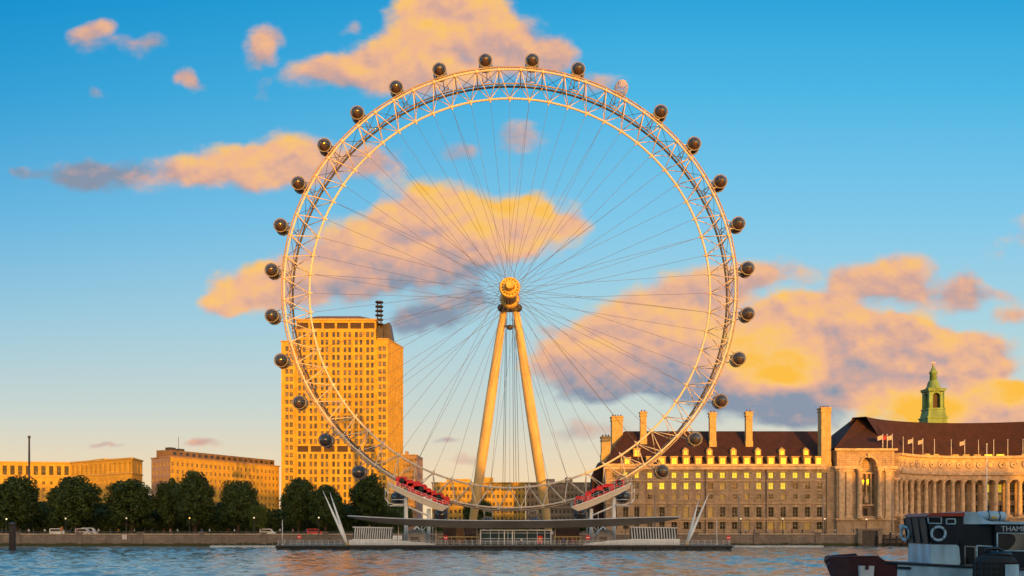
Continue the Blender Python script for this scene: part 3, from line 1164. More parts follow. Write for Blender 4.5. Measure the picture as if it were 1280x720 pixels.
mb = MB()
mb.obox(c0, ux, uy, 3, wr_, 3.0, 11, Zb, Zb + 3.3)
at = part(mb, 'attic_storey', 'brown_attic', b2.t)
for k in range(18):
    mb2 = MB()
    mb2.obox(c0, ux, uy, 4.5 + k * 3.7, 6.2 + k * 3.7, 2.9, 2.995, Zb + 1.2, Zb + 2.5)
    part(mb2, 'attic_window', 'dark_glass', at)
mb = MB()
mb.obox(c0, ux, uy, 5, 8, 5, 8, Zb + 3.3, Zb + 4.6)
mb.obox(c0, ux, uy, 10, 13, 5, 8, Zb + 3.3, Zb + 4.4)
part(mb, 'roof_vent', 'steel_dark', b2.t)
mb = MB()
mb.tube((c0[0] + 1.2, c0[1] + 6, Zb + 3.3), (c0[0] + 1.2, c0[1] + 6, Zb + 9), .1, n=5)
part(mb, 'aerial', 'steel_dark', b2.t)
b2.done()


# --- blocks seen low between the legs of the wheel and right of the tower
def simple_block(name, label, px0, px1, pytop, Y, cols, rows, w, h, stone_, pane, depth_=14, base_py=None, bands=True, side=False):
    xa_, xb_ = (px0 - 640) * Y / F, (px1 - 640) * Y / F
    zt_ = CZ + (HY - pytop) * Y / F
    bl = Building(name, ((xa_ + xb_) / 2, Y, 3), label)
    mb_ = MB()
    bl.face(mb_, (xa_, Y), (xb_, Y), 3, zt_, ops_grid(xb_ - xa_, 4, zt_ - .8, cols, rows, w, h, pane=pane, bars=(1, 0)))
    if side:
        bl.face(mb_, (xb_, Y), (xb_ + 1.5, Y + depth_), 3, zt_, ops_grid(depth_, 4, zt_ - .8, 4, rows, w, h, pane=pane, bars=(1, 0)))
    mb_.box(xa_, xb_ - .01, Y + .5, Y + depth_, 3, zt_ - .03)
    part(mb_, 'wall', [stone_], bl.t)
    tb = MB()
    tb.box(xa_ - .3, xb_ + .3, Y - .5, Y + depth_, zt_, zt_ + .4)
    if bands:
        for r in range(1, rows):
            zz = 4 + (zt_ - 4.8) * r / rows
            tb.box(xa_ - .05, xb_ + .05, Y - .28, Y - .003, zz - .12, zz + .12)
    part(tb, 'ledge', 'frame_stone', bl.t)
    tb = MB()
    L_ = xb_ - xa_
    tb.box(xa_ + L_ * .15, xa_ + L_ * .4, Y + 3, Y + 9, zt_ + .4, zt_ + 1.9)
    tb.box(xa_ + L_ * .55, xa_ + L_ * .65, Y + 4, Y + 8, zt_ + .4, zt_ + 2.6)
    part(tb, 'roof_house', stone_, bl.t)
    bl.done()
    return bl


simple_block('brown_office_block', 'dull orange block peeping out right of the tall tower', 486, 521, 569, 520, 10, 12, 1.0, 1.5, 'pink_shade_stone', GLAZE, 20, side=True)
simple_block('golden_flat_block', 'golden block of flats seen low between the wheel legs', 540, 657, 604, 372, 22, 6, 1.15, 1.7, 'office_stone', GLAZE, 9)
simple_block('grey_flat_block', 'grey shaded block with a tight window grid beside the old hall', 658, 748, 604, 374, 18, 6, 1.05, 1.8, 'pink_shade_stone', lambda: random.choice(['dark_glass'] * 3 + ['grey_glass']), 9)

# ================================================================== OLD RIVERSIDE HALL
HYD = 300.0
hx = lambda px, Y=HYD: (px - 640) * Y / F
hz = lambda py, Y=HYD: CZ + (HY - py) * Y / F
hall = Building('riverside_hall', (hx(900), HYD, 3), 'grand old stone hall with steep dark tiled roof, chimneys and curved colonnade', 'hall')
HT = hall.t
cols = [812.4 + 15.15 * i for i in range(15)]
X0, X1 = hx(806), hx(1033)
ops = []
rng = random.Random(5)
for i, px in enumerate(cols):
    xc = hx(px) - X0

    def add(py, w, h, pane, arch=False, bars=(1, 1)):
        ops.append((xc - w / 2, hz(py) - h / 2, xc + w / 2, hz(py) + h / 2, pane, 'frame_stone', bars, arch))
    add(594, 1.75, 1.95, 'sunset_pane')
    add(607.4, 1.75, 2.25, 'sunset_pane' if i < 5 or i in (9, 10, 11) else rng.choice(['grey_glass', 'dim_sunset_pane', 'grey_glass']))
    add(621, 1.45, 1.7, 'dim_sunset_pane' if i in (1, 2, 3, 4, 6, 8, 11) else 'grey_glass')
    add(640, 1.8, 3.5, 'dim_sunset_pane' if i in (0, 2, 3, 5) else 'dark_glass', True, (1, 2))
    add(657, 1.9, 2.6, 'dim_sunset_pane' if i in (8, 10, 11, 13) else 'dark_glass')
mb = MB()
zE = hz(583)
hall.face(mb, (X0, HYD), (X1, HYD), 3, zE, ops, depth=0.4)
# left end pavilion, slightly forward
XP0, XP1 = hx(757), hx(806)
ops = []
for px in (768, 782, 796):
    xc = hx(px, HYD - 1.2) - XP0
    for py, w, h, pn, ar in ((594, 1.5, 2, 'sunset_pane' if px > 770 else 'grey_glass', False), (607.4, 1.5, 2.2, 'grey_glass', False), (621, 1.3, 1.7, 'grey_glass', False),
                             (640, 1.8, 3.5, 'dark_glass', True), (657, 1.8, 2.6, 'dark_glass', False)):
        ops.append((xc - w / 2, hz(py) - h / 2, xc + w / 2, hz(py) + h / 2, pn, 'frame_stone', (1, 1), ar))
hall.face(mb, (XP0, HYD - 1.2), (XP1, HYD - 1.2), 3, zE, ops, depth=0.4)
mb.face([(XP1, HYD - 1.2, 3), (XP1, HYD, 3), (XP1, HYD, zE), (XP1, HYD - 1.2, zE)])
mb.face([(XP0, HYD - 1.2, 3), (XP0, HYD + 34, 3), (XP0, HYD + 34, zE), (XP0, HYD - 1.2, zE)])
mb.box(XP0 + .6, X1, HYD + .8, HYD + 34, 3, zE - .03)
part(mb, 'wall', ['hall_stone'], HT)
# string courses and cornices
mb = MB()
for py, h, d in ((585.5, .9, .9), (600.8, .3, .3), (629, .35, .35), (648.5, .6, .45), (651.8, .25, .3)):
    z = hz(py)
    mb.box(XP1 + d, X1 - .2, HYD - d, HYD - .003, z - h / 2, z + h / 2)
    mb.box(XP0 - d, XP1 + d, HYD - 1.2 - d, HYD - 1.203, z - h / 2, z + h / 2)
mb.box(XP1 + .6, X1 - .2, HYD - .5, HYD + .4, zE, zE + .8)
mb.box(XP0 - .4, XP1 + .5, HYD - 1.7, HYD - .6, zE, zE + .8)
part(mb, 'cornice', 'hall_trim', HT)
# surrounds: sill and head on every front opening are one carved layer
mb = MB()
for px in cols:
    xc = hx(px)
    for py, w, h in ((594, 1.75, 1.95), (607.4, 1.75, 2.25), (621, 1.45, 1.7), (640, 1.8, 3.5)):
        z = hz(py)
        mb.box(xc - w / 2 - .22, xc + w / 2 + .22, HYD - .22, HYD - .004, z - h / 2 - .22, z - h / 2 - .01)
        mb.box(xc - w / 2 - .2, xc + w / 2 + .2, HYD - .16, HYD - .004, z + h / 2 + .01, z + h / 2 + (.45 if h > 3 else .2))
        if h > 3:
            mb.box(xc - .25, xc + .25, HYD - .3, HYD - .17, z + h / 2 - .1, z + h / 2 + .6)
part(mb, 'window_surround', 'hall_trim', HT)
for px in (881.5, 957.5):
    mb = MB()
    mb.tube((hx(px), HYD - .3, 3.2), (hx(px), HYD - .3, zE - .5), .13, n=6)
    mb.box(hx(px) - .35, hx(px) + .35, HYD - .55, HYD - .05, zE - 1.1, zE - .5)
    part(mb, 'drainpipe', 'frame_dark', HT)
# main roof: steep, hipped at the left
RT = hz(539, HYD + 13)
mb = MB()
e0, e1 = XP0 - .2, hx(1046)
yf, yb, yr = HYD + .4, HYD + 34, HYD + 13
rl = hx(781, yr)
mb.face([(e0, yf, zE + .81), (e1, yf, zE + .81), (e1, yr, RT), (rl, yr, RT)])
mb.face([(e0, yb, zE + .81), (e0, yf, zE + .81), (rl, yr, RT), (rl, yr + 8, RT)])
mb.face([(rl, yr, RT), (e1, yr, RT), (e1, yr + 8, RT), (rl, yr + 8, RT)])
mb.face([(e1, yb, zE + .81), (e0, yb, zE + .81), (rl, yr + 8, RT), (e1, yr + 8, RT)])
roof = part(mb, 'roof', 'roof_tile', HT)
# lower dark flank roof left of the end pavilion
mb = MB()
mb.hexa([(hx(738), HYD + 6, 3), (XP0 - .01, HYD + 6, 3), (XP0 - .01, HYD + 30, 3), (hx(742), HYD + 30, 3),
         (hx(744), HYD + 7, hz(590)), (XP0 - .01, HYD + 7, hz(572)), (XP0 - .01, HYD + 29, hz(572)), (hx(748), HYD + 29, hz(590))])
part(mb, 'side_range', 'roof_tile', HT)


def slope_y(z):
    return yf + (z - zE - .81) / (RT - zE - .81) * (yr - yf)


# dormers: lower row at every bay, upper row at every other bay
def dormer(px, py, w, h, cap, pane='sunset_pane'):
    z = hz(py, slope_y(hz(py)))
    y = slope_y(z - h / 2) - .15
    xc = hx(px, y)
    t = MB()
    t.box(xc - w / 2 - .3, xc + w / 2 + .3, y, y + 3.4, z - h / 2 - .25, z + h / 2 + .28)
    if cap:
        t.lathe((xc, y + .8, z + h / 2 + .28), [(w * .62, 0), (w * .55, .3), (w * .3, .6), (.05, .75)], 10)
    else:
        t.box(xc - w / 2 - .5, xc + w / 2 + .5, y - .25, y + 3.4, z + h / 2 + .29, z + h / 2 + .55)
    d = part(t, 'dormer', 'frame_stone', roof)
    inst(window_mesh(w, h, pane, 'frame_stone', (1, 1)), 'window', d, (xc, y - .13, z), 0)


for px in cols:
    dormer(px + (-1 if px > 1020 else 0), 577, 1.75, 2.3, False)
for px in (857, 887, 917, 947.6, 977.6, 1007.6):
    dormer(px, 566, 1.35, 1.6, True)
for px, py in ((784, 578), (796, 566.5)):
    dormer(px, py, 1.7, 2.2, False)


def chimney(px, pytop, pybot, wpx, Y, depth=1.9):
    x = hx(px, Y)
    w = wpx * Y / F
    zt_, zb = hz(pytop, Y), hz(pybot, Y)
    t = MB()
    t.box(x - w / 2, x + w / 2, Y - depth / 2, Y + depth / 2, zb - 2, zt_ - 1.5)
    t.box(x - w / 2 - .22, x + w / 2 + .22, Y - depth / 2 - .22, Y + depth / 2 + .22, zt_ - 1.5, zt_ - 1.05)
    t.box(x - w / 2 - .05, x + w / 2 + .05, Y - depth / 2 - .05, Y + depth / 2 + .05, zt_ - 1.05, zt_ - .45)
    t.box(x - w / 2 - .3, x + w / 2 + .3, Y - depth / 2 - .3, Y + depth / 2 + .3, zt_ - .45, zt_)
    t.box(x - w / 2 - .15, x + w / 2 + .15, Y - depth / 2 - .15, Y + depth / 2 + .15, zb - 2.2, zb + 1.2)
    c = part(t, 'chimney', 'frame_stone', roof)
    for k in range(max(2, int(w / .8))):
        p = MB()
        xx = x - w / 2 + w * (k + .5) / max(2, int(w / .8))
        p.lathe((xx, Y, zt_), [(.26, 0), (.22, .5), (.28, .55), (.24, .7)], 8)
        part(p, 'chimney_pot', 'brown_panel', c)


chimney(803.9, 515, 552, 7.6, HYD + 9)
chimney(890.5, 516, 556, 8, HYD + 8)
chimney(935.7, 515, 556, 8, HYD + 8)
chimney(1030.5, 510, 583, 12, HYD + 1.5, 3.6)
chimney(771, 521, 565, 13.5, HYD + 14, 4.2)
chimney(757, 546, 572, 11, HYD + 8, 3.6)

# --- end bay with its heavy pier and the pavilion with the great niche
PY = HYD - 2.0
hp = lambda px: hx(px, PY)
zp = lambda py: hz(py, PY)
XA, XB = hp(1046), hp(1118)
ZT = zp(561.5)
xc = hp(1085.5)
wN = 9.2 * PY / F
mb = MB()
# recessed link between main range and pavilion
mb.box(X1, hx(1047), HYD - .6, HYD + 6, 3, zE)
# pavilion front with the tall arched niche cut out of it
zs_, za = zp(645), zp(581)
mb.box(XA, xc - wN, PY, PY + 20, 3, ZT)
mb.box(xc + wN, XB, PY, PY + 20, 3, ZT)
mb.box(xc - wN + .001, xc + wN - .001, PY + 2.6, PY + 20, 3, ZT - .01)
mb.box(xc - wN, xc + wN, PY, PY + 2.59, 3, zs_)
n = 14
arcp = [(xc - wN * math.cos(PI * k / n), za + wN * math.sin(PI * k / n)) for k in range(n + 1)]
for k in range(n):
    (ax, az), (bx, bz) = arcp[k], arcp[k + 1]
    mb.hexa([(ax, PY, az), (bx, PY, bz), (bx, PY + 2.58, bz), (ax, PY + 2.58, az), (ax, PY, ZT), (bx, PY, ZT), (bx, PY + 2.58, ZT), (ax, PY + 2.58, ZT)])
part(mb, 'pavilion_wall', ['hall_stone'], HT)
mb = MB()
for py, h, d in ((562, .7, .8), (584.5, .9, .9), (588, .35, .45), (649, .6, .5)):
    z = zp(py)
    for xl, xr in ((XA - d, xc - wN - .3), (xc + wN + .3, XB + d)):
        mc = MB()
        mc.box(xl, xr, PY - d, PY - .003, z - h / 2, z + h / 2)
        part(mc, 'pavilion_cornice', 'hall_trim', HT)
mb.box(xc - wN - .3, xc + wN + .3, PY - .8, PY - .003, zp(562) - .35, zp(562) + .35)
part(mb, 'niche_ledge', 'hall_trim', HT)
mb = MB()
mb.box(xc - wN - .3, xc + wN + .3, PY - .5, PY - .003, zp(649) - .3, zp(649) + .3)
part(mb, 'niche_ledge', 'hall_trim', HT)
mb = MB()
mb.path([(xc + (wN + .35) * math.cos(PI - PI * k / 16), PY - .1, za + (wN + .35) * math.sin(PI - PI * k / 16)) for k in range(17)], .35, 6)
mb.box(xc - .45, xc + .45, PY - .6, PY - .05, za + wN - .1, za + wN + 1.3)
part(mb, 'niche_arch', 'hall_trim', HT)
for px in (1052, 1061, 1110):
    mb = MB()
    w = .95
    mb.box(hp(px) - w, hp(px) + w, PY - .45, PY - .004, zp(648), zp(586.4))
    mb.box(hp(px) - w - .2, hp(px) + w + .2, PY - .6, PY - .46, zp(590), zp(586.5))
    mb.box(hp(px) - w - .2, hp(px) + w + .2, PY - .6, PY - .46, zp(648), zp(645))
    part(mb, 'pilaster', 'hall_trim', HT)


def column_mb(x, y, z0, z1, r):
    t = MB()
    t.box(x - r * 1.4, x + r * 1.4, y - r * 1.4, y + r * 1.4, z0, z0 + .5)
    t.lathe((x, y, z0 + .5), [(r * 1.25, 0), (r * 1.25, .25), (r, .45), (r * 1.02, (z1 - z0) * .35), (r * .84, z1 - z0 - 1.9), (r * 1.0, z1 - z0 - 1.7), (r * 1.3, z1 - z0 - 1.15), (r * 1.3, z1 - z0 - .95)], 14)
    t.box(x - r * 1.4, x + r * 1.4, y - r * 1.4, y + r * 1.4, z1 - .46, z1)
    return t


for px in (1073, 1098):
    part(column_mb(hp(px), PY - .9, zp(648), zp(586.5), .75), 'column', 'hall_trim', HT)
# inside the niche: glazed screen, balcony and carved figure group over the door
mb = MB()
for dx in (-1.55, 0, 1.55):
    mb.box(xc + dx - .18, xc + dx + .18, PY + 1.6, PY + 2.55, zp(630), zp(590))
mb.box(xc - wN + .02, xc + wN - .02, PY + 1.5, PY + 2.57, zp(632.5), zp(630))
mb.box(xc - wN + .02, xc + wN - .02, PY + 1.4, PY + 2.57, zp(592), zp(590))
mb.lathe((xc, PY + 2.0, zp(629)), [(1.1, 0), (.7, .6), (.9, 1.4), (.5, 2.4), (.25, 3.0)], 9)
part(mb, 'niche_screen', 'hall_trim', HT)
for dx in (-.78, .78):
    inst(window_mesh(1.15, 4.2, 'dark_glass', 'frame_stone', (1, 3)), 'window', HT, (xc + dx, PY + 2.45, zp(607)))
inst(window_mesh(1.5, 2.6, 'dark_glass', 'frame_dark', (1, 1)), 'door', HT, (xc, PY + 2.4, zp(640)))
# roof of the pavilion
mb = MB()
zc1 = ZT + .4
pk = hx(1072, PY + 14)
mb.face([(XA - .3, PY + 1, zc1), (XB + .3, PY + 1, zc1), (hx(1094, PY + 14), PY + 14, hz(529, PY + 14)), (pk, PY + 14, hz(523, PY + 14))])
mb.face([(XA - .3, PY + 30, zc1), (XA - .3, PY + 1, zc1), (pk, PY + 14, hz(523, PY + 14)), (pk, PY + 20, hz(523, PY + 14))])
mb.face([(XB + .3, PY + 1, zc1), (XB + .3, PY + 30, zc1), (hx(1094, PY + 14), PY + 20, hz(529, PY + 14)), (hx(1094, PY + 14), PY + 14, hz(529, PY + 14))])
mb.face([(pk, PY + 14, hz(523, PY + 14)), (hx(1094, PY + 14), PY + 14, hz(529, PY + 14)), (hx(1094, PY + 14), PY + 20, hz(529, PY + 14)), (pk, PY + 20, hz(523, PY + 14))])
mb.face([(XB + .3, PY + 30, zc1), (XA - .3, PY + 30, zc1), (pk, PY + 20, hz(523, PY + 14)), (hx(1094, PY + 14), PY + 20, hz(529, PY + 14))])
part(mb, 'pavilion_roof', 'roof_tile', HT)

# --- crescent: concave wall of R = 44 m behind a colonnade
CC = Vector(((1215 - 640) * 318 / F, 318 - 44.0))
RC = 44.0


def cp(ang, rad, z):
    """ang measured from straight back, positive to the right"""
    return Vector((CC.x + rad * math.sin(ang), CC.y + rad * math.cos(ang), z))


A0, A1 = R(-49), R(50)
NS = 66
hzc = lambda py: CZ + (HY - py) * 316 / F


def ring(t, r0, r1, z0, z1, a0=A0, a1=A1, n=NS, mi=0):
    for k in range(n):
        a, b = a0 + (a1 - a0) * k / n, a0 + (a1 - a0) * (k + 1) / n
        t.hexa([cp(a, r0, z0), cp(b, r0, z0), cp(b, r1, z0), cp(a, r1, z0), cp(a, r0, z1), cp(b, r0, z1), cp(b, r1, z1), cp(a, r1, z1)], mi)


nb = 20
angs = [A0 + (A1 - A0) * (k + .5) / nb for k in range(nb)]
mb = MB()
for k in range(nb):
    a, b = A0 + (A1 - A0) * k / nb, A0 + (A1 - A0) * (k + 1) / nb
    pa, pb = cp(a, RC + 2.4, 0), cp(b, RC + 2.4, 0)
    wd = (pb - pa).length
    mid = wd / 2
    lit = k in (11, 12)  # bays whose panes emit the reflected sunset
    ops = [(mid - .85, hzc(610) - 1.5, mid + .85, hzc(610) + 1.5, 'sunset_pane' if lit else 'dark_glass', 'frame_stone', (1, 2)),
           (mid - .85, hzc(622) - 1.1, mid + .85, hzc(622) + 1.1, 'dim_sunset_pane' if lit else 'dark_glass', 'frame_stone', (1, 1)),
           (mid - .85, hzc(636) - 1.4, mid + .85, hzc(636) + 1.4, 'dark_glass', 'frame_stone', (1, 1), k in (8, 9))]
    hall.face(mb, pa.xy, pb.xy, 3, hzc(598), ops, depth=0.4)
ring(mb, RC - 1.2, RC + 2.39, 3, hzc(648))
ring(mb, RC + 2.8, RC + 12, 3, hzc(598))
part(mb, 'crescent_wall', ['hall_stone'], HT)
mb = MB()
ring(mb, RC - 1.3, RC + 12, hzc(600), hzc(594))
ring(mb, RC - 2.2, RC + 12, hzc(594), hzc(590.5))
ring(mb, RC - 1.0, RC + 12, hzc(590.5), hzc(573))
ring(mb, RC - 2.0, RC + 12, hzc(573), hzc(570))
ring(mb, RC - 1.5, RC + 2.3, hzc(648), hzc(646))
part(mb, 'entablature', 'hall_trim', HT)
for k in range(nb + 1):
    a = A0 + (A1 - A0) * k / nb
    p = cp(a, RC, 0)
    part(column_mb(p.x, p.y, hzc(646), hzc(600), .8), 'column', 'hall_trim', HT)
for k, a in enumerate(angs):
    t = MB()
    c = cp(a, RC - 1.0, hzc(581))
    ax = Vector((-math.sin(a), -math.cos(a), 0))
    t.lathe(c, [(.8, 0.0), (.8, .05), (1.2, .05), (1.3, .25), (.95, .3), (.85, .06)], 16, 0, ax)
    t.lathe(c, [(.84, .02), (.02, .08)], 16, 1, ax)
    part(t, 'round_window', ['hall_trim', 'sunset_pane' if k in (11,) else 'dark_glass'], HT)
# attic lights under the roof edge
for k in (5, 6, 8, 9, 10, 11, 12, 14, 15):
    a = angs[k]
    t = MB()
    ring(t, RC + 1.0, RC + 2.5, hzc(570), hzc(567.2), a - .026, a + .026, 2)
    part(t, 'roof_light', 'sunset_pane' if k in (11, 12) else 'frame_stone', HT)
mb = MB()
rows = []
for k in range(NS + 1):
    a = A0 - .03 + (A1 - A0 + .06) * k / NS
    zt_ = hzc(532) + 2.2
    rows.append([cp(a, RC + 1.5, hzc(570)), cp(a, RC + 9.5, zt_), cp(a, RC + 14, zt_), cp(a, RC + 20, hzc(572)), cp(a, RC + 20, 3)])
mb.grid(rows, smooth=False)
part(mb, 'crescent_roof', 'roof_tile', HT)
# flagpoles along the cornice
flag_px = [1105, 1110.5, 1117, 1129, 1141, 1153.5, 1168, 1189, 1206, 1223.5, 1242, 1260, 1279]
for i, px in enumerate(flag_px):
    # where the sight line meets the cornice ring
    best = min((abs((cp(a, RC - .4, 0).x) / cp(a, RC - .4, 0).y - (px - 640) / F), a) for a in [A0 + (A1 - A0) * k / 400 for k in range(401)])
    p = cp(best[1], RC - .4, hzc(570)) if i > 2 else Vector((hp(px), PY + 1, ZT))
    if i <= 2 and px > 1117.5:
        continue
    t = MB()
    h = 5.6 if i > 2 else 4.9
    t.tube(p, p + Vector((0, 0, h)), .11, .06, 6)
    t.ball(p + Vector((0, 0, h + .1)), .16, 8)
    fp = part(t, 'flagpole', 'white_paint', HT)
    if i in (0, 1, 2, 4, 5, 8):
        t = MB()
        rows = []
        for a in range(6):
            xx = -.06 - a * .33
            wob = .12 * math.sin(a * 1.3 + i)
            rows.append([p + Vector((xx, wob, h - .15 - a * .09)), p + Vector((xx, wob + .06, h - .85 - a * .12)), p + Vector((xx, wob, h - 1.5 - a * .1))])
        t.grid(rows)
        t.grid([[q_ + Vector((0, .025, 0)) for q_ in r_] for r_ in rows])
        part(t, 'flag', 'flag_red' if i == 1 else 'flag_cloth', fp)
# copper lantern tower on the roof ridge
LY = 331.0
lx = hx(1166.5, LY)
lz = lambda py: CZ + (HY - py) * LY / F
lan = MB()
sq = lambda r, z0, z1, r1=None: lan.hexa([(lx - r, LY - r, z0), (lx + r, LY - r, z0), (lx + r, LY + r, z0), (lx - r, LY + r, z0),
                                         *[(lx + a * (r1 or r), LY + b * (r1 or r), z1) for a, b in ((-1, -1), (1, -1), (1, 1), (-1, 1))]])
sq(3.75, lz(562), lz(524), 3.55)
sq(3.85, lz(524), lz(522))
sq(3.4, lz(522), lz(513), 2.9)
sq(3.15, lz(513), lz(511))
# open arched stage: four corner piers and a dark core
for a in (-1, 1):
    for b in (-1, 1):
        lan.box(lx + a * 2.0 - .66, lx + a * 2.0 + .66, LY + b * 2.0 - .66, LY + b * 2.0 + .66, lz(511), lz(491))
        lan.tube((lx + a * 2.6, LY + b * 2.6, lz(511)), (lx + a * 2.6, LY + b * 2.6, lz(490)), .28, n=8)
for s_ in (-1, 1):
    for dd in ((0, s_), (s_, 0)):
        for k in range(6):
            a, b = PI * k / 6, PI * (k + 1) / 6
            f = lambda an, zz: Vector((lx + (dd[0] * 2.5 if dd[0] else -1.36 * math.cos(an)), LY + (dd[1] * 2.5 if dd[1] else -1.36 * math.cos(an)), zz))
            zl = lambda an: lz(496.5) + 1.3 * math.sin(an)
            lan.face([f(a, zl(a)), f(b, zl(b)), f(b, lz(490)), f(a, lz(490))])
sq(3.15, lz(490), lz(487.5))
sq(3.35, lz(487.5), lz(486.6))
lan.lathe((lx, LY, lz(486.6)), [(2.7, 0), (2.7, .5), (2.3, .9), (2.1, 2.2), (1.6, 3.0), (1.5, 3.2)], 8)
lan.lathe((lx, LY, lz(475.7)), [(1.3, 0), (1.25, 2.6), (1.55, 2.7), (1.55, 2.95), (1.05, 3.6), (.6, 4.5), (.3, 5.3), (.12, 5.6)], 8)
lo = part(lan, 'lantern_tower', 'copper', HT)
t = MB()
t.box(lx - 1.35, lx + 1.35, LY - 1.35, LY + 1.35, lz(511) + .01, lz(490) - .01)
part(t, 'belfry_core', 'band_dark', lo)
t = MB()
t.tube((lx, LY, lz(457.5)), (lx, LY, lz(450)), .12, .05, 6)
t.ball((lx, LY, lz(456)), .4, 8)
t.box(lx - .8, lx + .8, LY - .06, LY + .06, lz(453.4), lz(452.9))
part(t, 'finial', 'gold_hub', lo)
t = MB()
t.lathe((lx - .2, LY - 3.72, lz(547)), [(1.1, 0), (1.1, .1)], 16, 0, (0, -1, 0))
part(t, 'blind_roundel', 'copper', lo)
hall.done(110)

# ================================================================== THE WHEEL
VS = 0.972
WX, WYM, WZ = (637.2 - 640) * 244.7 / F, 244.7, CZ + 63.0
YFr, YBk = 240.0, 249.4
ROUT, RIN, RCAP = 60.0, 54.3, 64.5
wheel = thing('observation_wheel', (WX, WYM, 0.5), 'giant white observation wheel lit gold, with dark egg shaped cabins', 'wheel')


def wp(ang, r, y):
    """ang from the top, clockwise"""
    return Vector((WX + r * math.sin(ang), y, WZ + VS * r * math.cos(ang)))


NN = 64
full = [2 * PI * k / 192 for k in range(192)]
STEP = 2 * PI / NN
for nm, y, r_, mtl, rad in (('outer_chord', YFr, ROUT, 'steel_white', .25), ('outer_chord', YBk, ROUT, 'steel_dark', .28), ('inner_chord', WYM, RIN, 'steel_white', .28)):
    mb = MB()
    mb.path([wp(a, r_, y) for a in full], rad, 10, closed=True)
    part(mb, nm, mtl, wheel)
for dr, dyy, mtl in ((0.62, -.1, 'cabin_rail'), (0.62, 8.9, 'cabin_rail')):
    mb = MB()
    mb.path([wp(a, ROUT + dr, YFr + dyy) for a in full], .20, 6, closed=True)
    for k in range(128):
        a = 2 * PI * k / 128
        mb.tube(wp(a, ROUT, YFr + dyy), wp(a, ROUT + dr, YFr + dyy), .08, n=4)
    part(mb, 'cabin_rail', mtl, wheel)
for k in range(NN):
    ao = (k + .5) * STEP          # outer node
    ai = k * STEP                 # inner node
    ap = (k - .5) * STEP
    mb = MB()
    f1, b1_, f0, b0 = wp(ao, ROUT, YFr), wp(ao, ROUT, YBk), wp(ap, ROUT, YFr), wp(ap, ROUT, YBk)
    ni = wp(ai, RIN, WYM)
    mb.tube(f1, b1_, .17, n=6)
    for q_ in (f1, f0):
        mb.tube(ni, q_, .13, n=6)
    for q_ in (b1_, b0):
        mb.tube(ni, q_, .115, n=6)
    mb.tube(f0, b1_, .06, n=5, mi=1)
    mb.tube(b0, f1, .06, n=5, mi=1)
    mb.ball(ni, .52, 10)
    mb.tube(ni, wp(ai, RIN - .95, WYM), .25, .16, 8)
    mb.ball(f1, .5, 10)
    mb.ball(b1_, .42, 8)
    part(mb, 'truss_bay', ['steel_white', 'steel_dark'], wheel)
# spokes: alternately to the front and the rear hub flange, plus paired tangential cables
HYF, HYR = 239.2, 250.6
for k in range(NN):
    a = k * STEP
    y = HYF if k % 2 else HYR
    mb = MB()
    mb.tube(wp(a, 2.45, y), wp(a, RIN - .9, WYM), .042, n=5, caps=False)
    part(mb, 'spoke_cable', 'cable', wheel)
for k in range(16):
    a = (k * 4 + 1) * STEP
    mb = MB()
    y = HYF + .6 if k % 2 else HYR - .6
    mb.tube(wp(a + (1.25 if k % 2 else -1.25), 2.4, y), wp(a, RIN - .9, WYM), .042, n=5, caps=False)
    part(mb, 'spoke_cable', 'cable', wheel)
# hub
mb = MB()
AX = (0, 1, 0)
mb.lathe((WX, 238.6, WZ), [(1.15, -.1), (1.3, -.7), (1.75, -.75), (1.9, -.35), (2.0, -.1), (2.3, -.15), (2.45, -.4), (2.62, -.3), (2.62, .9), (2.1, 1.3)], 32, 0, AX)
for k in range(16):
    a = 2 * PI * k / 16
    mb.ball(wp(a, 2.05, 238.35), .2, 6, 1)
part(mb, 'hub_flange', ['gold_hub', 'steel_dark'], wheel)
mb = MB()
mb.lathe((WX, 250.2, WZ), [(2.1, -.4), (2.6, 0), (2.6, .9), (2.0, 1.4)], 32, 0, AX)
part(mb, 'hub_flange', 'gold_hub', wheel)
mb = MB()
mb.lathe((WX, 239.9, WZ), [(1.9, 0), (1.75, 1.5), (1.75, 8.5), (1.9, 9.9)], 28, 0, AX)
part(mb, 'hub_barrel', 'hub_brown', wheel)
mb = MB()
for k in range(32):
    a = 2 * PI * k / 32
    for y in (238.9, 250.7):
        mb.ball(wp(a, 2.72, y), .2, 6)
part(mb, 'hub_bolt_ring', 'gold_hub', wheel)

# cabins: 32, one of them the pale open lattice that stands fifth from the top on the right
lat = MB()
CAPR, CAPL = 1.78, 3.3


def egg(t, r_, l_, a0, a1, z_cut=None, n=20, m=14, mi=0):
    rows = []
    for i in range(m + 1):
        th = PI * i / m
        rr = max(math.sin(th), .002) ** .8 * r_
        rows.append([(rr * math.sin(a0 + (a1 - a0) * k / n), -math.cos(th) * l_, rr * math.cos(a0 + (a1 - a0) * k / n)) for k in range(n + 1)])
    t.grid(rows, mi)


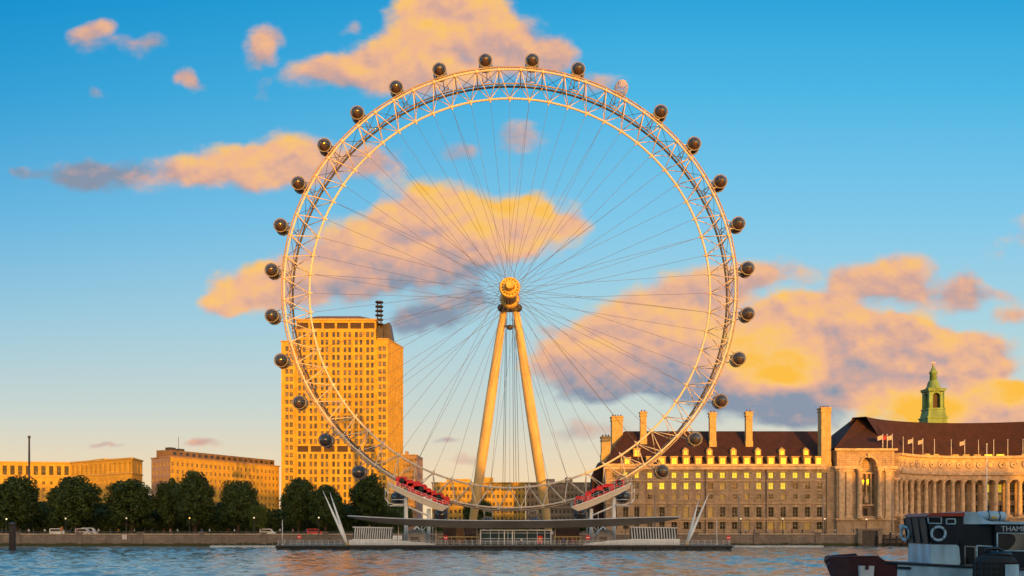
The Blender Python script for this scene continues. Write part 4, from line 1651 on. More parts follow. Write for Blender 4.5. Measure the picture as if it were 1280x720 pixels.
t = MB()
egg(t, CAPR, CAPL, R(-138), R(138))
m_glass = t.mesh('glass_shell', 'capsule_glass')
t = MB()
egg(t, CAPR * .992, CAPL * .992, R(134), R(226))
m_base = t.mesh('floor_shell', 'capsule_base')
t = MB()
for y in (0,):
    rr = math.sin(math.acos(1.5 / CAPL)) ** .8 * CAPR
    t.path([((rr + .16) * math.cos(2 * PI * k / 32), y, (rr + .16) * math.sin(2 * PI * k / 32)) for k in range(32)], .15, 6, closed=True)
m_ring = t.mesh('mounting_ring', 'steel_grey')
t = MB()
for k in range(9):
    a = R(-124 + 248 * k / 8)
    pts = []
    for i in range(1, 14):
        th = PI * i / 14
        rr = max(math.sin(th), .002) ** .8 * (CAPR + .015)
        pts.append((rr * math.sin(a), -math.cos(th) * (CAPL + .015), rr * math.cos(a)))
    t.path(pts, .035, 4)
m_rib = t.mesh('glazing_bars', 'steel_grey')
t = MB()
t.box(-.5, .5, -1.6, 1.6, -1.1, -.75)
m_bench = t.mesh('bench', 'brown_panel')
t = MB()
for k in range(16):
    a = 2 * PI * k / 16
    pts = []
    for i in range(0, 13):
        th = PI * (i + .3) / 12.6
        rr = math.sin(th) ** .8 * CAPR
        pts.append((rr * math.sin(a), -math.cos(th) * CAPL, rr * math.cos(a)))
    t.path(pts, .07, 5)
for y in (-3, -2, -1, 0, 1, 2, 3):
    rr = math.sin(math.acos(y / CAPL)) ** .8 * CAPR
    t.path([(rr * math.cos(2 * PI * k / 24), y, rr * math.sin(2 * PI * k / 24)) for k in range(24)], .07, 5, closed=True)
m_lattice = t.mesh('lattice_shell', 'pale_lattice')
for k in range(32):
    a = R(5.4) + k * 2 * PI / 32 - 2 * PI / 32
    c = wp(a, RCAP, WYM)
    e = bpy.data.objects.new('passenger_cabin', None)
    COL.objects.link(e)
    e.parent = wheel
    e.location = c - org_of(wheel)
    pale = (k == 3)
    if pale:
        e['label'] = 'pale open lattice cabin without dark glass'
        inst(m_lattice, 'lattice_shell', e, c)
    else:
        inst(m_glass, 'glass_shell', e, c)
        inst(m_base, 'floor_shell', e, c)
        inst(m_rib, 'glazing_bars', e, c)
        inst(m_bench, 'bench', e, c)
        for y in (-1.5, 1.5):
            inst(m_ring, 'mounting_ring', e, c + Vector((0, y, 0)))
    t = MB()
    for y in (-1.5, 1.5):
        for da in (-.02, .02):
            t.tube(wp(a + da, ROUT + 1.1, WYM + y * 2.4), wp(a + da * .8, RCAP - CAPR + .05, WYM + y), .14, n=5)
        t.tube(wp(a - .02, ROUT + 1.0, WYM + y * 2.4), wp(a + .02, ROUT + 1.0, WYM + y * 2.4), .14, n=5)
    t.tube(wp(a, ROUT + 1.15, WYM - 3.6), wp(a, ROUT + 1.15, WYM + 3.6), .14, n=5)
    part(t, 'cabin_mount', 'steel_white', e)

# ------------------------------------------------------------------ support frame on the land side
sup = thing('wheel_support', (-1, 288, 3), 'pair of tall white tapered legs and stay cables holding the wheel from behind', 'support')
mb = MB()
mb.lathe((WX, 235.6, WZ), [(.62, .12), (.66, -.02), (.95, -.1), (1.1, .5), (1.1, 2.4)], 20, 0, AX)
mb.lathe((WX, 235.6, WZ), [(.6, .16), (.05, .2)], 16, 1, AX)
part(mb, 'spindle_nose', ['gold_hub', 'steel_dark'], sup)
mb = MB()
mb.lathe((WX, 249.8, WZ), [(1.5, 0), (1.6, 1.9), (2.2, 2.2), (2.3, 5.2), (1.7, 6.0)], 20, 0, AX)
part(mb, 'spindle', 'steel_dark', sup)
mb = MB()
hd = Vector((WX, 254.5, WZ - 1.6))
mb.ball(hd + Vector((-2.4, 0, 0)), 1.15, 12)
mb.ball(hd + Vector((2.4, 0, 0)), 1.15, 12)
mb.box(hd.x - 2.2, hd.x + 2.2, hd.y - 1, hd.y + 1.4, hd.z - .9, hd.z + .9)
part(mb, 'head_block', 'steel_dark', sup)
for s_, pb in ((-1, W(588.5, 655, 288)), (1, W(686.5, 655, 288))):
    top = Vector((WX + s_ * 1.75, 255.2, WZ - 2.0))
    pb.z = 3.0
    pts, rad = [], []
    for i in range(17):
        f = i / 16
        pts.append(top.lerp(pb, f))
        rad.append(.88 + .62 * math.sin(PI * f) ** .8 + .2 * f)
    mb = MB()
    mb.path(pts, rad, 20)
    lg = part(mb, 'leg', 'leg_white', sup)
    mb = MB()
    mb.lathe(pb, [(2.3, -.2), (2.3, .5), (1.6, 1.2)], 16)
    part(mb, 'foot', 'grey_panel', lg)
mb = MB()
ct = W(637.3, 408.5, 257.5)
mb.lathe(ct + Vector((0, 0, -.5)), [(.5, -.3), (.9, 0), (.9, .7), (.5, 1.0)], 12)
mb.tube(ct + Vector((-1.9, -.6, 0)), ct + Vector((1.9, -.6, 0)), .3, n=8)
part(mb, 'cross_tie', 'steel_dark', sup)
for dx, tdx in ((-2.6, -1.1), (-1.9, -.8), (1.2, .7), (2.0, 1.1), (3.0, 1.5)):
    mb = MB()
    mb.tube((WX + tdx, 256, WZ - 1.4), (WX + dx * 1.2, 336, 3.0), .085, n=6, caps=False)
    part(mb, 'stay_cable', 'cable', sup)


# ------------------------------------------------------------------ boarding gantries under the rim
def gantry(sx, label):
    """sx = 1: the one left of the wheel's foot; -1 mirrors it"""
    cxm = 637.4
    X = lambda px: cxm + (px - cxm) * sx
    yF, yBk = 235.5, 238.9
    g = lambda px, py, y: W(X(px), py, y)
    t = thing('boarding_gantry', (W(X(522), 657, yF).x, yF, 1.4), label, 'gantry', 'gantries either side of the wheel foot')
    top = [(485.5, 604.5), (500, 611), (520, 619.5), (540, 627.5), (560, 634.5)]
    bot = [(488, 610.5), (500, 617.2), (518, 625.8), (536, 633.6), (552, 639)]
    mb = MB()
    A = [g(*p, yF) for p in top]
    B = [g(*p, yF) for p in bot]
    dv = Vector((0, 3.2, 0))
    for i in range(4):
        q_ = [B[i], B[i + 1], A[i + 1], A[i]]
        mb.prism(q_, dv)
    part(mb, 'deck_beam', 'steel_white', t)
    mb = MB()
    for i in range(4):
        mb.prism([A[i] + Vector((0, -.25, .02)), A[i + 1] + Vector((0, -.25, .02)), A[i + 1] + Vector((0, -.25, .3)), A[i] + Vector((0, -.25, .3))], (0, 3.7, 0))
    part(mb, 'edge_plate', 'white_paint', t)
    rail = MB()
    for i in range(13):
        f = i / 12 * 4
        k = min(3, int(f))
        p = A[k].lerp(A[k + 1], f - k) + Vector((0, -.2, .3))
        rail.tube(p, p + Vector((0, 0, 1.15)), .045, n=5)
    for h in (.6, 1.15):
        rail.path([p + Vector((0, -.2, .3 + h)) for p in A], .032, 5)
    part(rail, 'railing', 'white_paint', t)
    for px in (507.5, 536):
        mb = MB()
        y = yF + 1.8
        p = W(X(px), 622 if px < 520 else 636, y)
        mb.tube((p.x, p.y, 1.4), p, .55 if px < 520 else .5, n=14)
        part(mb, 'column', 'white_paint', t)
    mb = MB()
    mb.tube(g(509, 633, yF + 1.8), g(536, 645, yF + 1.8), .22, n=8)
    mb.tube(g(509, 672, yF + 1.8), g(521, 658, yF + 1.8), .2, n=8)
    mb.tube(g(521, 658, yF + 1.8), g(535, 673, yF + 1.8), .2, n=8)
    part(mb, 'brace', 'white_paint', t)
    # access cage at the outer end
    mb = MB()
    for y in (yF + .3, yF + 3):
        mb.tube(g(485, 604, y), g(485, 632, y), .1, n=6)
        mb.path([g(481.5, 611, y), g(484, 615, y), g(492, 616, y)], .1, 6)
        mb.path([g(481.5, 623, y), g(485, 628, y), g(492, 630.5, y), g(505, 630.5, y)], .13, 6)
        mb.tube(g(481.5, 611, y), g(481.5, 623, y), .09, n=6)
        mb.tube(g(489, 624.5, y), g(505, 624.5, y), .09, n=6)
    for px, py in ((485, 632), (492, 616), (492, 630.5), (505, 630.5)):
        mb.tube(g(px, py, yF + .3), g(px, py, yF + 3), .09, n=6)
    part(mb, 'access_cage', 'white_paint', t)
    mb = MB()
    mb.prism([g(487, 631.5, yF + .4), g(504, 631.5, yF + .4), g(504, 632.8, yF + .4), g(487, 632.8, yF + .4)], (0, 2.6, 0))
    part(mb, 'landing', 'grey_panel', t)
    # red tyre drives
    units = [(502, 602, 1.25), (511, 605, 1.1), (518.5, 609, 1.5), (526, 612.5, 1.5), (533, 616, 1.2), (540, 619, 1.1), (548, 622.5, 1.2), (556, 626, 1.1)]
    if sx < 0:
        units = [(500, 605, 1.0), (514, 611, 1.3), (521, 614, 1.5), (528.5, 617.5, 1.4), (536, 620.5, 1.4), (548.5, 626.5, 1.3), (551, 628.5, 1.1)]
    for i, (px, py, s_) in enumerate(units):
        u_ = MB()
        c = g(px, py - .6, yF + 1.9)
        w = 1.12 * s_
        bx = []
        for zz, k in ((-1, .9), (-.7, 1), (.6, 1), (.95, .75)):
            bx.append([c + Vector((a * w * k, b * 1.0 * k, zz * w * .85)) for a, b in ((-1, -1), (1, -1), (1, 1), (-1, 1))])
        u_.grid(bx, 0, close_u=True, smooth=False)
        u_.face(bx[0][::-1])
        u_.face(bx[-1])
        u_.tube(c + Vector((0, 0, -w * .8)), c + Vector((0, 0, -w * .8 - 1.6)), .16, n=6, mi=0)
        d = part(u_, 'drive_unit', ['red_paint'], t)
        if i % 3 == 0:
            u_ = MB()
            u_.lathe(c + Vector((.2 * sx, -1.25, .1)), [(.3, -.05), (.62, 0), (.75, .12), (.62, .3), (.3, .34)], 14, 0, AX)
            part(u_, 'tyre', 'rubber', d)
    # stairs from the pontoon deck up to the beam
    st = MB()
    for y in (yF + 4.2, yF + 5.2):
        st.path([g(541, 678, y), g(527, 664, y), g(541, 650, y), g(533, 640, y)], .1, 6)
        st.path([g(541, 674, y), g(527, 660, y), g(541, 646, y)], .05, 5)
        st.tube(g(527, 680, y), g(527, 640, y), .09, n=6)
        st.tube(g(541, 680, y), g(541, 640, y), .09, n=6)
    for i in range(12):
        f = i / 11
        p = g(541 - 14 * f, 678 - 14 * f, yF + 4.2)
        st.box(p.x - .2, p.x + .2, p.y, p.y + 1, p.z - .03, p.z + .03)
        p = g(527 + 14 * f, 664 - 14 * f, yF + 4.2)
        st.box(p.x - .2, p.x + .2, p.y, p.y + 1, p.z - .03, p.z + .03)
    part(st, 'stairs', 'white_paint', t)
    return t


gantry(1, 'white sloping boarding gantry with red drives, on the tall tower side')
gantry(-1, 'white sloping boarding gantry with red drives, on the old hall side')

# ================================================================== PIER
pc = thing('pier_pontoon', (0, 225, 0), 'long dark floating pontoon under the wheel', 'pontoon')
px0, px1 = W(344.5, 688, 218).x, W(915.5, 688, 218).x
mb = MB()
zd = 1.3
mb.hexa([(px0 + .4, 218.15, -.8), (px1 - .4, 218.15, -.8), (px1 - .4, 239, -.8), (px0 + .4, 239, -.8), (px0, 218, zd - .12), (px1, 218, zd - .12), (px1, 239, zd - .12), (px0, 239, zd - .12)])
part(mb, 'hull', 'pontoon', pc)
mb = MB()
mb.box(px0 - .05, px1 + .05, 217.85, 239.05, zd - .118, zd)
part(mb, 'deck', 'deck', pc)
mb = MB()
mb.path([(px0, 217.8, .75), (px1, 217.8, .75)], .13, 8)
part(mb, 'rubbing_strake', 'rubber', pc)
for i in range(34):
    fx = px0 + 1 + (px1 - px0 - 2) * i / 33
    mb = MB()
    mb.tube((fx, 217.7, .95), (fx, 217.7, .05), .16, n=8)
    part(mb, 'tyre_fender', 'rubber', pc)
# deck railing
rl_ = thing('pier_railing', ((px0 + px1) / 2, 218.4, zd), 'low pale railing along the river edge of the pontoon', 'railing')
mb = MB()
mb.box(-.05, .05, -.05, .05, 0, 1.15)
pmsh = mb.mesh('post', 'grey_panel')
n = 72
for i in range(n + 1):
    fx = px0 + .5 + (px1 - px0 - 1) * i / n
    inst(pmsh, 'post', rl_, (fx, 218.4, zd))
for h in (.38, .72, 1.13):
    mb = MB()
    mb.tube((px0 + .5, 218.4, zd + h), (px1 - .5, 218.4, zd + h), .04, n=6)
    part(mb, 'rail', 'grey_panel', rl_)

# long curved canopy
cn = thing('pier_canopy', (0, 224, 1.3), 'long thin curved grey canopy roof over the pier', 'canopy')
topE = [(434, 645), (452, 646), (480, 647.6), (520, 649.2), (560, 650.4), (600, 651), (640, 651.2), (680, 650.9), (720, 650), (760, 648.7), (800, 647.3), (830, 646.6), (850, 646.4)]
botE = [(436, 646.6), (452, 650), (480, 654.2), (520, 657.6), (560, 659.6), (600, 660.3), (640, 660.3), (680, 660.1), (720, 659.4), (760, 658.2), (800, 655.4), (830, 652.2), (848, 648.4)]
cross = []
for (a, b) in zip(topE, botE):
    yt, yb_ = 220.0, 221.6
    T_, B_ = W(*a, yt), W(*b, yb_)
    cross.append([T_, B_, B_ + Vector((0, 5.5, .15)), T_ + Vector((0, 9, .1)), T_ + Vector((0, 5, .22))])
mb = MB()
mb.grid(cross, 0, close_u=True, smooth=False)
mb.face(cross[0])
mb.face(cross[-1])
part(mb, 'roof_shell', 'canopy_metal', cn)
mb = MB()
mb.path([c[0] + Vector((0, -.05, .06)) for c in cross], .11, 8)
part(mb, 'edge_trim', 'canopy_edge', cn)
for px in (462, 498, 545, 596, 694, 742, 782, 822):
    mb = MB()
    p = W(px, 657, 225.5)
    mb.tube((p.x, 225.5, zd), (p.x, 225.5, 6.2), .13, n=8)
    part(mb, 'post', 'steel_white', cn)


def gangway(px0_, px1_, lean, label):
    """covered ramp with closely ribbed sides"""
    Y = 221.5
    t = thing('covered_gangway', (W((px0_ + px1_) / 2, 677, Y).x, Y, zd), label, 'gangway', 'ribbed gangways under the canopy ends')
    mb = MB()
    mb.prism([W(px0_, 674.2, Y + .5), W(px1_, 674.2, Y + .5), W(px1_, 660.5, Y + .5), W(px0_, 659, Y + .5)], (0, 3.0, 0))
    part(mb, 'glass_wall', 'teal_glass', t)
    n_ = 17
    for i in range(n_):
        px = px0_ + (px1_ - px0_) * (i + .3) / n_
        rb = MB()
        rb.prism([W(px, 674, Y), W(px + 1.3, 674, Y), W(px + 1.3 + lean, 659.6, Y), W(px + lean, 659.6, Y)], (0, .45, 0))
        part(rb, 'rib', 'grey_panel', t)
    mb = MB()
    mb.prism([W(px0_ - 1, 659.5, Y - .1), W(px1_ + 1, 660.5, Y - .1), W(px1_ + 1, 659.2, Y - .1), W(px0_ - 1, 658.2, Y - .1)], (0, 4, 0))
    part(mb, 'roof', 'canopy_edge', t)
    mb = MB()
    mb.prism([W(px0_ - 1, 675, Y - .2), W(px1_ + 1, 675, Y - .2), W(px1_ + 1, 673.9, Y - .2), W(px0_ - 1, 673.9, Y - .2)], (0, 4, 0))
    part(mb, 'sill', 'white_paint', t)


gangway(441.5, 489, 1.2, 'ribbed glass gangway under the canopy end below the dark trees')
gangway(789, 846, -1.2, 'ribbed glass gangway under the canopy end before the old hall')


def parapet(pts, label):
    Y = 219.6
    c = W(pts[0][0], 680, Y)
    mb = MB()
    mb.prism([W(a, b, Y) for a, b in pts], (0, .35, 0))
    return solo(mb, 'ramp_parapet', 'white_paint', label, 'low wall', at=(c.x, Y, zd), group='white ramp walls on the pontoon')


parapet([(436, 681), (545, 681), (542, 679.5), (505, 676.2), (488, 674.8), (436, 674.8)], 'low white ramp wall sloping down beside the left gangway')
parapet([(728, 681), (850, 681), (850, 673.8), (800, 673.8), (770, 675), (731, 679.5)], 'low white ramp wall sloping up to the gangway before the old hall')

# glazed ticket hall
Y = 223.5
kk = thing('ticket_kiosk', (W(645, 680, Y).x, Y, zd), 'glazed white framed waiting room in the middle of the pier', 'kiosk')
mb = MB()
mb.box(W(601, 0, Y).x, W(689, 0, Y).x, Y, Y + 4, zd, W(0, 663.5, Y).z)
part(mb, 'glass_wall', 'teal_glass', kk)
mb = MB()
mb.prism([W(600, 663.5, Y - .3), W(690, 663.5, Y - .3), W(690, 662, Y - .3), (W(600, 662, Y - .3))], (0, 4.6, 0))
part(mb, 'roof', 'white_paint', kk)
for px, wpx in ((600.8, 1.1), (613, .5), (623.5, .5), (630.5, 1.2), (635, .5), (640.5, 1.3), (643, .5), (659, .5), (671.5, .5), (681, .6), (688.6, 1.1)):
    mb = MB()
    p = W(px, 0, Y)
    w = wpx * Y / F / 2
    mb.box(p.x - w, p.x + w, Y - .12, Y - .004, zd, W(0, 663.5, Y).z - .004)
    part(mb, 'mullion', 'white_paint', kk)
for py in (666.3, 673.2, 677.2):
    mb = MB()
    z = W(0, py, Y).z
    mb.box(W(600.5, 0, Y).x, W(689, 0, Y).x, Y - .16, Y - .125, z - .06, z + .06)
    part(mb, 'transom', 'grey_panel', kk)
mb = MB()
mb.box(W(672.2, 0, Y).x, W(678.2, 0, Y).x, Y - .1, Y - .01, W(0, 679, Y).z, W(0, 669.8, Y).z)
mb.box(W(674, 0, Y).x, W(676.4, 0, Y).x, Y - .13, Y - .101, W(0, 675, Y).z, W(0, 672, Y).z, 1)
part(mb, 'red_notice', ['red_paint', 'yellow_paint'], kk)

# back screens and huts beneath the canopy
for (a, b, c, d, m_, lab, Y) in ((554, 570, 659, 671, 'brown_panel', 'dark brown board screen behind the pier, left of the kiosk', 233.6),
                                 (570.5, 580, 659, 671, 'orange_panel', 'orange board screen behind the pier, left of the kiosk', 233.4),
                                 (580.6, 598, 660, 672, 'brown_panel', 'wide brown screen directly left of the glazed kiosk', 233.8),
                                 (692, 724, 660, 672, 'brown_panel', 'long brown board screen directly right of the glazed kiosk', 233.5)):
    mb = MB()
    n_ = int((b - a) / 2) + 1
    for i in range(n_):
        xa_, xb_ = W(a + (b - a) * i / n_, 0, Y).x, W(a + (b - a) * (i + 1) / n_, 0, Y).x
        mb.box(xa_ + .015, xb_ - .015, Y + (.05 if i % 2 else 0), Y + .2, zd, W(0, c, Y).z)
    solo(mb, 'board_screen', m_, lab, 'screen', at=(W((a + b) / 2, 0, Y).x, Y, zd), group='board screens on the pier')
for (a, b, c, lab) in ((547, 599, 671.6, 'pale bench rail along the pier left of the kiosk'), (692, 727, 671.6, 'pale bench rail along the pier right of the kiosk')):
    Y = 221
    mb = MB()
    mb.prism([W(a, c, Y), W(b, c, Y), W(b, c - 1.0, Y), W(a, c - 1.0, Y)], (0, .6, 0))
    n_ = 7
    for i in range(n_):
        p = W(a + 1 + (b - a - 2) * i / (n_ - 1), c, Y + .3)
        mb.tube((p.x, p.y, zd), (p.x, p.y, p.z), .07, n=6)
    solo(mb, 'leaning_rail', 'frame_stone', lab, 'bench rail', at=(W((a + b) / 2, 0, Y).x, Y, zd), group='bench rails by the kiosk')
for (px, lab) in ((493.5, 'left white square notice board by the left gangway'), (499.8, 'right white square notice board by the left gangway')):
    Y = 220.4
    t = thing('notice_board', (W(px, 0, Y).x, Y, zd), lab, 'sign', 'white notice boards by the ramp')
    mb = MB()
    mb.prism([W(px - 2.6, 674.6, Y), W(px + 2.6, 674.6, Y), W(px + 2.6, 669.4, Y), W(px - 2.6, 669.4, Y)], (0, .15, 0))
    mb.prism([W(px - 1, 673, Y - .03), W(px + 1, 673, Y - .03), W(px + 1, 671, Y - .03), W(px - 1, 671, Y - .03)], (0, .025, 0), 1)
    part(mb, 'board', ['white_paint', 'grey_panel'], t)
    mb = MB()
    p = W(px, 674, Y + .07)
    mb.tube((p.x, p.y, zd), p, .07, n=6)
    part(mb, 'post', 'grey_panel', t)
# pier machinery shelters seen between the columns
for px, sx, lab in ((521, 1, 'cream machine housing under the gantry on the tower side'), (757, -1, 'cream machine housing under the gantry on the hall side')):
    Y = 231
    t = thing('machine_housing', (W(px, 0, Y).x, Y, zd), lab, 'housing', 'machine housings under the gantries')
    mb = MB()
    mb.prism([W(px - 11, 679, Y), W(px + 11, 679, Y), W(px + 11, 669, Y), W(px + 5, 662, Y), W(px - 6, 662, Y), W(px - 11, 668, Y)], (0, 3, 0))
    part(mb, 'casing', 'grey_panel', t)
    mb = MB()
    mb.prism([W(px - 8, 677, Y - .05), W(px + 2, 677, Y - .05), W(px + 2, 671, Y - .05), W(px - 8, 671, Y - .05)], (0, .04, 0))
    part(mb, 'door', 'steel_grey', t)


def round_sign(px, py, r_, lab):
    Y = 218.9
    t = thing('round_sign', (W(px, 0, Y).x, Y, zd), lab, 'sign', 'round red signs along the pier')
    c = W(px, py, Y)
    mb = MB()
    mb.lathe(c, [(r_ * .98, 0), (r_, .04), (r_, .1)], 24, 0, (0, 1, 0))
    mb.box(c.x - r_ * .68, c.x + r_ * .68, c.y - .02, c.y - .003, c.z - r_ * .17, c.z + r_ * .17, 1)
    part(mb, 'disc', ['red_paint', 'white_paint'], t)
    mb = MB()
    mb.tube((c.x, Y + .16, zd), (c.x, Y + .16, c.z), .05, n=6)
    part(mb, 'post', 'white_paint', t)


round_sign(374, 671.2, .55, 'round red sign with white bar at the far left of the pier')
round_sign(557, 672.2, .55, 'round red sign with white bar between the tower side gantry and kiosk')
round_sign(735, 672.0, .6, 'round red sign with white bar beside the hall side gantry column')
round_sign(911, 672.2, .55, 'round red sign with white bar at the far right of the pier')


def mast_pair(base, tips, lab):
    Y = 219.6
    t = thing('mooring_mast', (W(*base, Y).x, Y, zd), lab, 'mast', 'leaning white masts on the pontoon')
    for (tx_, ty_), dy_ in zip(tips, (0, 4)):
        mb = MB()
        p0, p1 = W(*base, Y + dy_ * .1), W(tx_, ty_, Y + dy_)
        p0.z = zd
        mb.path([p0, p0.lerp(p1, .25), p0.lerp(p1, .6), p1], [.3, .36, .26, .05], 10)
        part(mb, 'spar', 'white_paint', t)
    mb = MB()
    p = W(*base, Y)
    mb.lathe((p.x, p.y, zd), [(.5, 0), (.5, .25), (.3, .6)], 12)
    part(mb, 'foot', 'yellow_paint', t)


mast_pair((434, 678), ((403.5, 613.5), (412.5, 616)), 'pair of leaning white masts on the pier before the dark trees')
mast_pair((858.5, 678), ((886, 617), (873.5, 624.5)), 'pair of leaning white masts on the pier before the old hall')
for px, lab in ((353, 'thin upright white pole at the left pontoon end'), (896, 'thin upright white pole at the right pontoon end')):
    Y = 219.2
    mb = MB()
    p = W(px, 680, Y)
    mb.tube((p.x, Y, zd), (p.x, Y, W(0, 650, Y).z), .1, .06, 8)
    mb.lathe((p.x, Y, zd), [(.25, 0), (.25, .12), (.1, .3)], 8)
    solo(mb, 'light_pole', 'white_paint', lab, 'pole', at=(p.x, Y, zd))
# small rafts
for (a, b, Y, lab) in ((262, 344, 247, 'flat grey raft moored left of the pontoon'), (918, 1030, 247, 'flat grey raft moored right of the pontoon')):
    t = thing('mooring_raft', (W((a + b) / 2, 0, Y).x, Y, 0), lab, 'raft', 'low grey rafts beside the pontoon')
    xa_, xb_ = W(a, 0, Y).x, W(b, 0, Y).x
    mb = MB()
    mb.hexa([(xa_ + .3, Y + .2, -.3), (xb_ - .3, Y + .2, -.3), (xb_ - .3, Y + 3, -.3), (xa_ + .3, Y + 3, -.3), (xa_, Y, .5), (xb_, Y, .5), (xb_, Y + 3.2, .5), (xa_, Y + 3.2, .5)])
    part(mb, 'float', 'grey_panel', t)
    for i in range(9):
        mb = MB()
        xx = xa_ + .8 + (xb_ - xa_ - 1.6) * i / 8
        mb.tube((xx, Y + .4, .5), (xx, Y + .4, 1.0), .07, n=6)
        mb.ball((xx, Y + .4, 1.02), .12, 6)
        part(mb, 'bollard', 'steel_grey', t)

# mooring pile in the river at the left
Y = 219
p = W(15.5, 688, Y)
t = thing('mooring_pile', (p.x, Y, 0), 'thick dark timber mooring pile standing in the river, far left', 'pile')
mb = MB()
mb.path([(p.x, Y, -2), (p.x, Y, 1.5), (p.x, Y, 6.3)], [.78, .74, .66], 12)
part(mb, 'shaft', 'algae_wood', t)
mb = MB()
mb.lathe((p.x, Y, 6.3), [(.78, 0), (.78, .3), (.1, .6)], 12)
part(mb, 'cap', 'steel_dark', t)
Y = 289
p = W(36.5, 660, Y)
mb = MB()
mb.tube((p.x, Y, 3), (p.x, Y, W(0, 546.5, Y).z), .42, .26, 10)
mb.lathe((p.x, Y, W(0, 546.5, Y).z), [(.45, -.2), (.45, .3), (.2, .5)], 10)
solo(mb, 'tall_mast', 'steel_dark', 'tall dark plain pole rising above the leftmost tree', 'pole', at=(p.x, Y, 3))


# ------------------------------------------------------------------ lamps on the river wall
def street_lamp(px, py, lab, mtl='lamp_glass', Y=260.4, dark=True):
    p = W(px, py, Y)
    t = thing('street_lamp', (p.x, Y, 3.68), lab, 'lamp', 'globe lamps along the river wall')
    mb = MB()
    mb.lathe((p.x, Y, 3.68), [(.34, 0), (.3, .4), (.16, .6), (.12, 1.4), (.09, p.z - 3.68 - .45), (.2, p.z - 3.68 - .4), (.12, p.z - 3.68 - .28)], 10)
    part(mb, 'post', 'frame_dark', t)
    mb = MB()
    mb.ball((p.x, Y, p.z), .22, 12)
    part(mb, 'globe', mtl, t)
    mb = MB()
    mb.lathe((p.x, Y, p.z + .21), [(.14, 0), (.16, .06), (.03, .2)], 8)
    part(mb, 'crown', 'frame_dark', t)


for px, py, lab, mt in ((8, 648.8, 'lit globe lamp on the wall, leftmost, above the timber pile', 'lamp_glass'),
                        (82, 648.2, 'lit globe lamp on the wall before the second big tree', 'lamp_glass'),
                        (158, 647.8, 'lit globe lamp on the wall before the third big tree', 'lamp_glass'),
                        (237, 647.6, 'amber globe lamp on the wall before the tall fourth tree', 'amber_glass'),
                        (317.5, 647.2, 'lit globe lamp on the wall beside the small light green tree', 'lamp_glass'),
                        (398.5, 647, 'lit globe lamp on the wall just left of the leaning masts', 'lamp_glass'),
                        (926, 648.5, 'lit globe lamp on the wall below the middle of the old hall', 'lamp_glass'),
                        (978.5, 648.5, 'lit globe lamp on the wall before the hall range, second from its pier', 'lamp_glass'),
                        (1031, 648.5, 'lit globe lamp on the wall below the tallest hall chimney', 'lamp_glass'),
                        (1083, 649, 'lit globe lamp on the wall below the hall niche', 'lamp_glass')):
    street_lamp(px, py, lab, mt)
# tall thin poles in front of the hall
for px, py, lab in ((818.5, 621, 'thin grey pole before the hall, over the canopy end'), (923.5, 618, 'thin grey pole before the middle of the hall'),
                    (1028.5, 621, 'thin grey pole before the hall below its tallest chimney'), (1115, 618, 'thin grey pole before the hall beside the curved colonnade')):
    Y = 264
    p = W(px, py, Y)
    mb = MB()
    mb.tube((p.x, Y, 3.06), (p.x, Y, p.z), .2, .12, 8)
    mb.lathe((p.x, Y, 3.06), [(.35, 0), (.35, .3), (.2, .7)], 8)
    mb.ball((p.x, Y, p.z), .2, 8)
    solo(mb, 'banner_pole', 'steel_grey', lab, 'pole', at=(p.x, Y, 3.06), group='grey poles before the hall')
Y = 262
p = W(1233.5, 555, Y)
mb = MB()
mb.tube((p.x, Y, 3.06), (p.x, Y, p.z), .17, .09, 8)
mb.tube((p.x - 1.2, Y, 20), (p.x + 1.2, Y, 20), .06, n=6)
mb.ball((p.x, Y, p.z), .2, 8)
solo(mb, 'flagstaff', 'white_paint', 'tall thin white flagstaff before the curved colonnade', 'flagpole', at=(p.x, Y, 3.06))

# river stairs and gate on the right hand wall
t = thing('river_gate', (W(1087, 0, 259).x, 259, 0), 'dark arched landing gate in the river wall below the niche', 'gate')
mb = MB()
xg = W(1087, 0, 259).x
mb.box(xg - 3.4, xg - 2.2, 258.6, 260.0, -2, 4.6)
mb.box(xg + 2.2, xg + 3.4, 258.6, 260.0, -2, 4.6)
mb.box(xg - 3.6, xg + 3.6, 258.5, 260.05, 4.6, 5.1)
part(mb, 'gate_piers', 'river_wall', t)
mb = MB()
for k in range(9):
    mb.box(xg - 2.1 + k * .5, xg - 1.98 + k * .5, 259.2, 259.3, .3, 4.3)
mb.box(xg - 2.2, xg + 2.2, 259.3, 259.6, -1, 4.598)
part(mb, 'gate_leaf', 'frame_dark', t)
t = thing('landing_stage', (W(1118, 0, 258).x, 258, 0), 'dark weedy timber fendering against the wall behind the boat bow', 'landing stage')
mb = MB()
for k in range(6):
    xx = W(1098 + k * 8, 0, 258).x
    mb.tube((xx, 258.6, -2), (xx + .1, 258.8, 3.0 + .5 * (k % 3)), .32, .28, 8)
part(mb, 'posts', 'algae_wood', t)
mb = MB()
x0_, x1_ = W(1096, 0, 258).x, W(1142, 0, 258).x
for z in (.7, 1.9):
    mb.box(x0_, x1_, 258.95, 259.3, z, z + .35)
part(mb, 'walings', 'algae_wood', t)


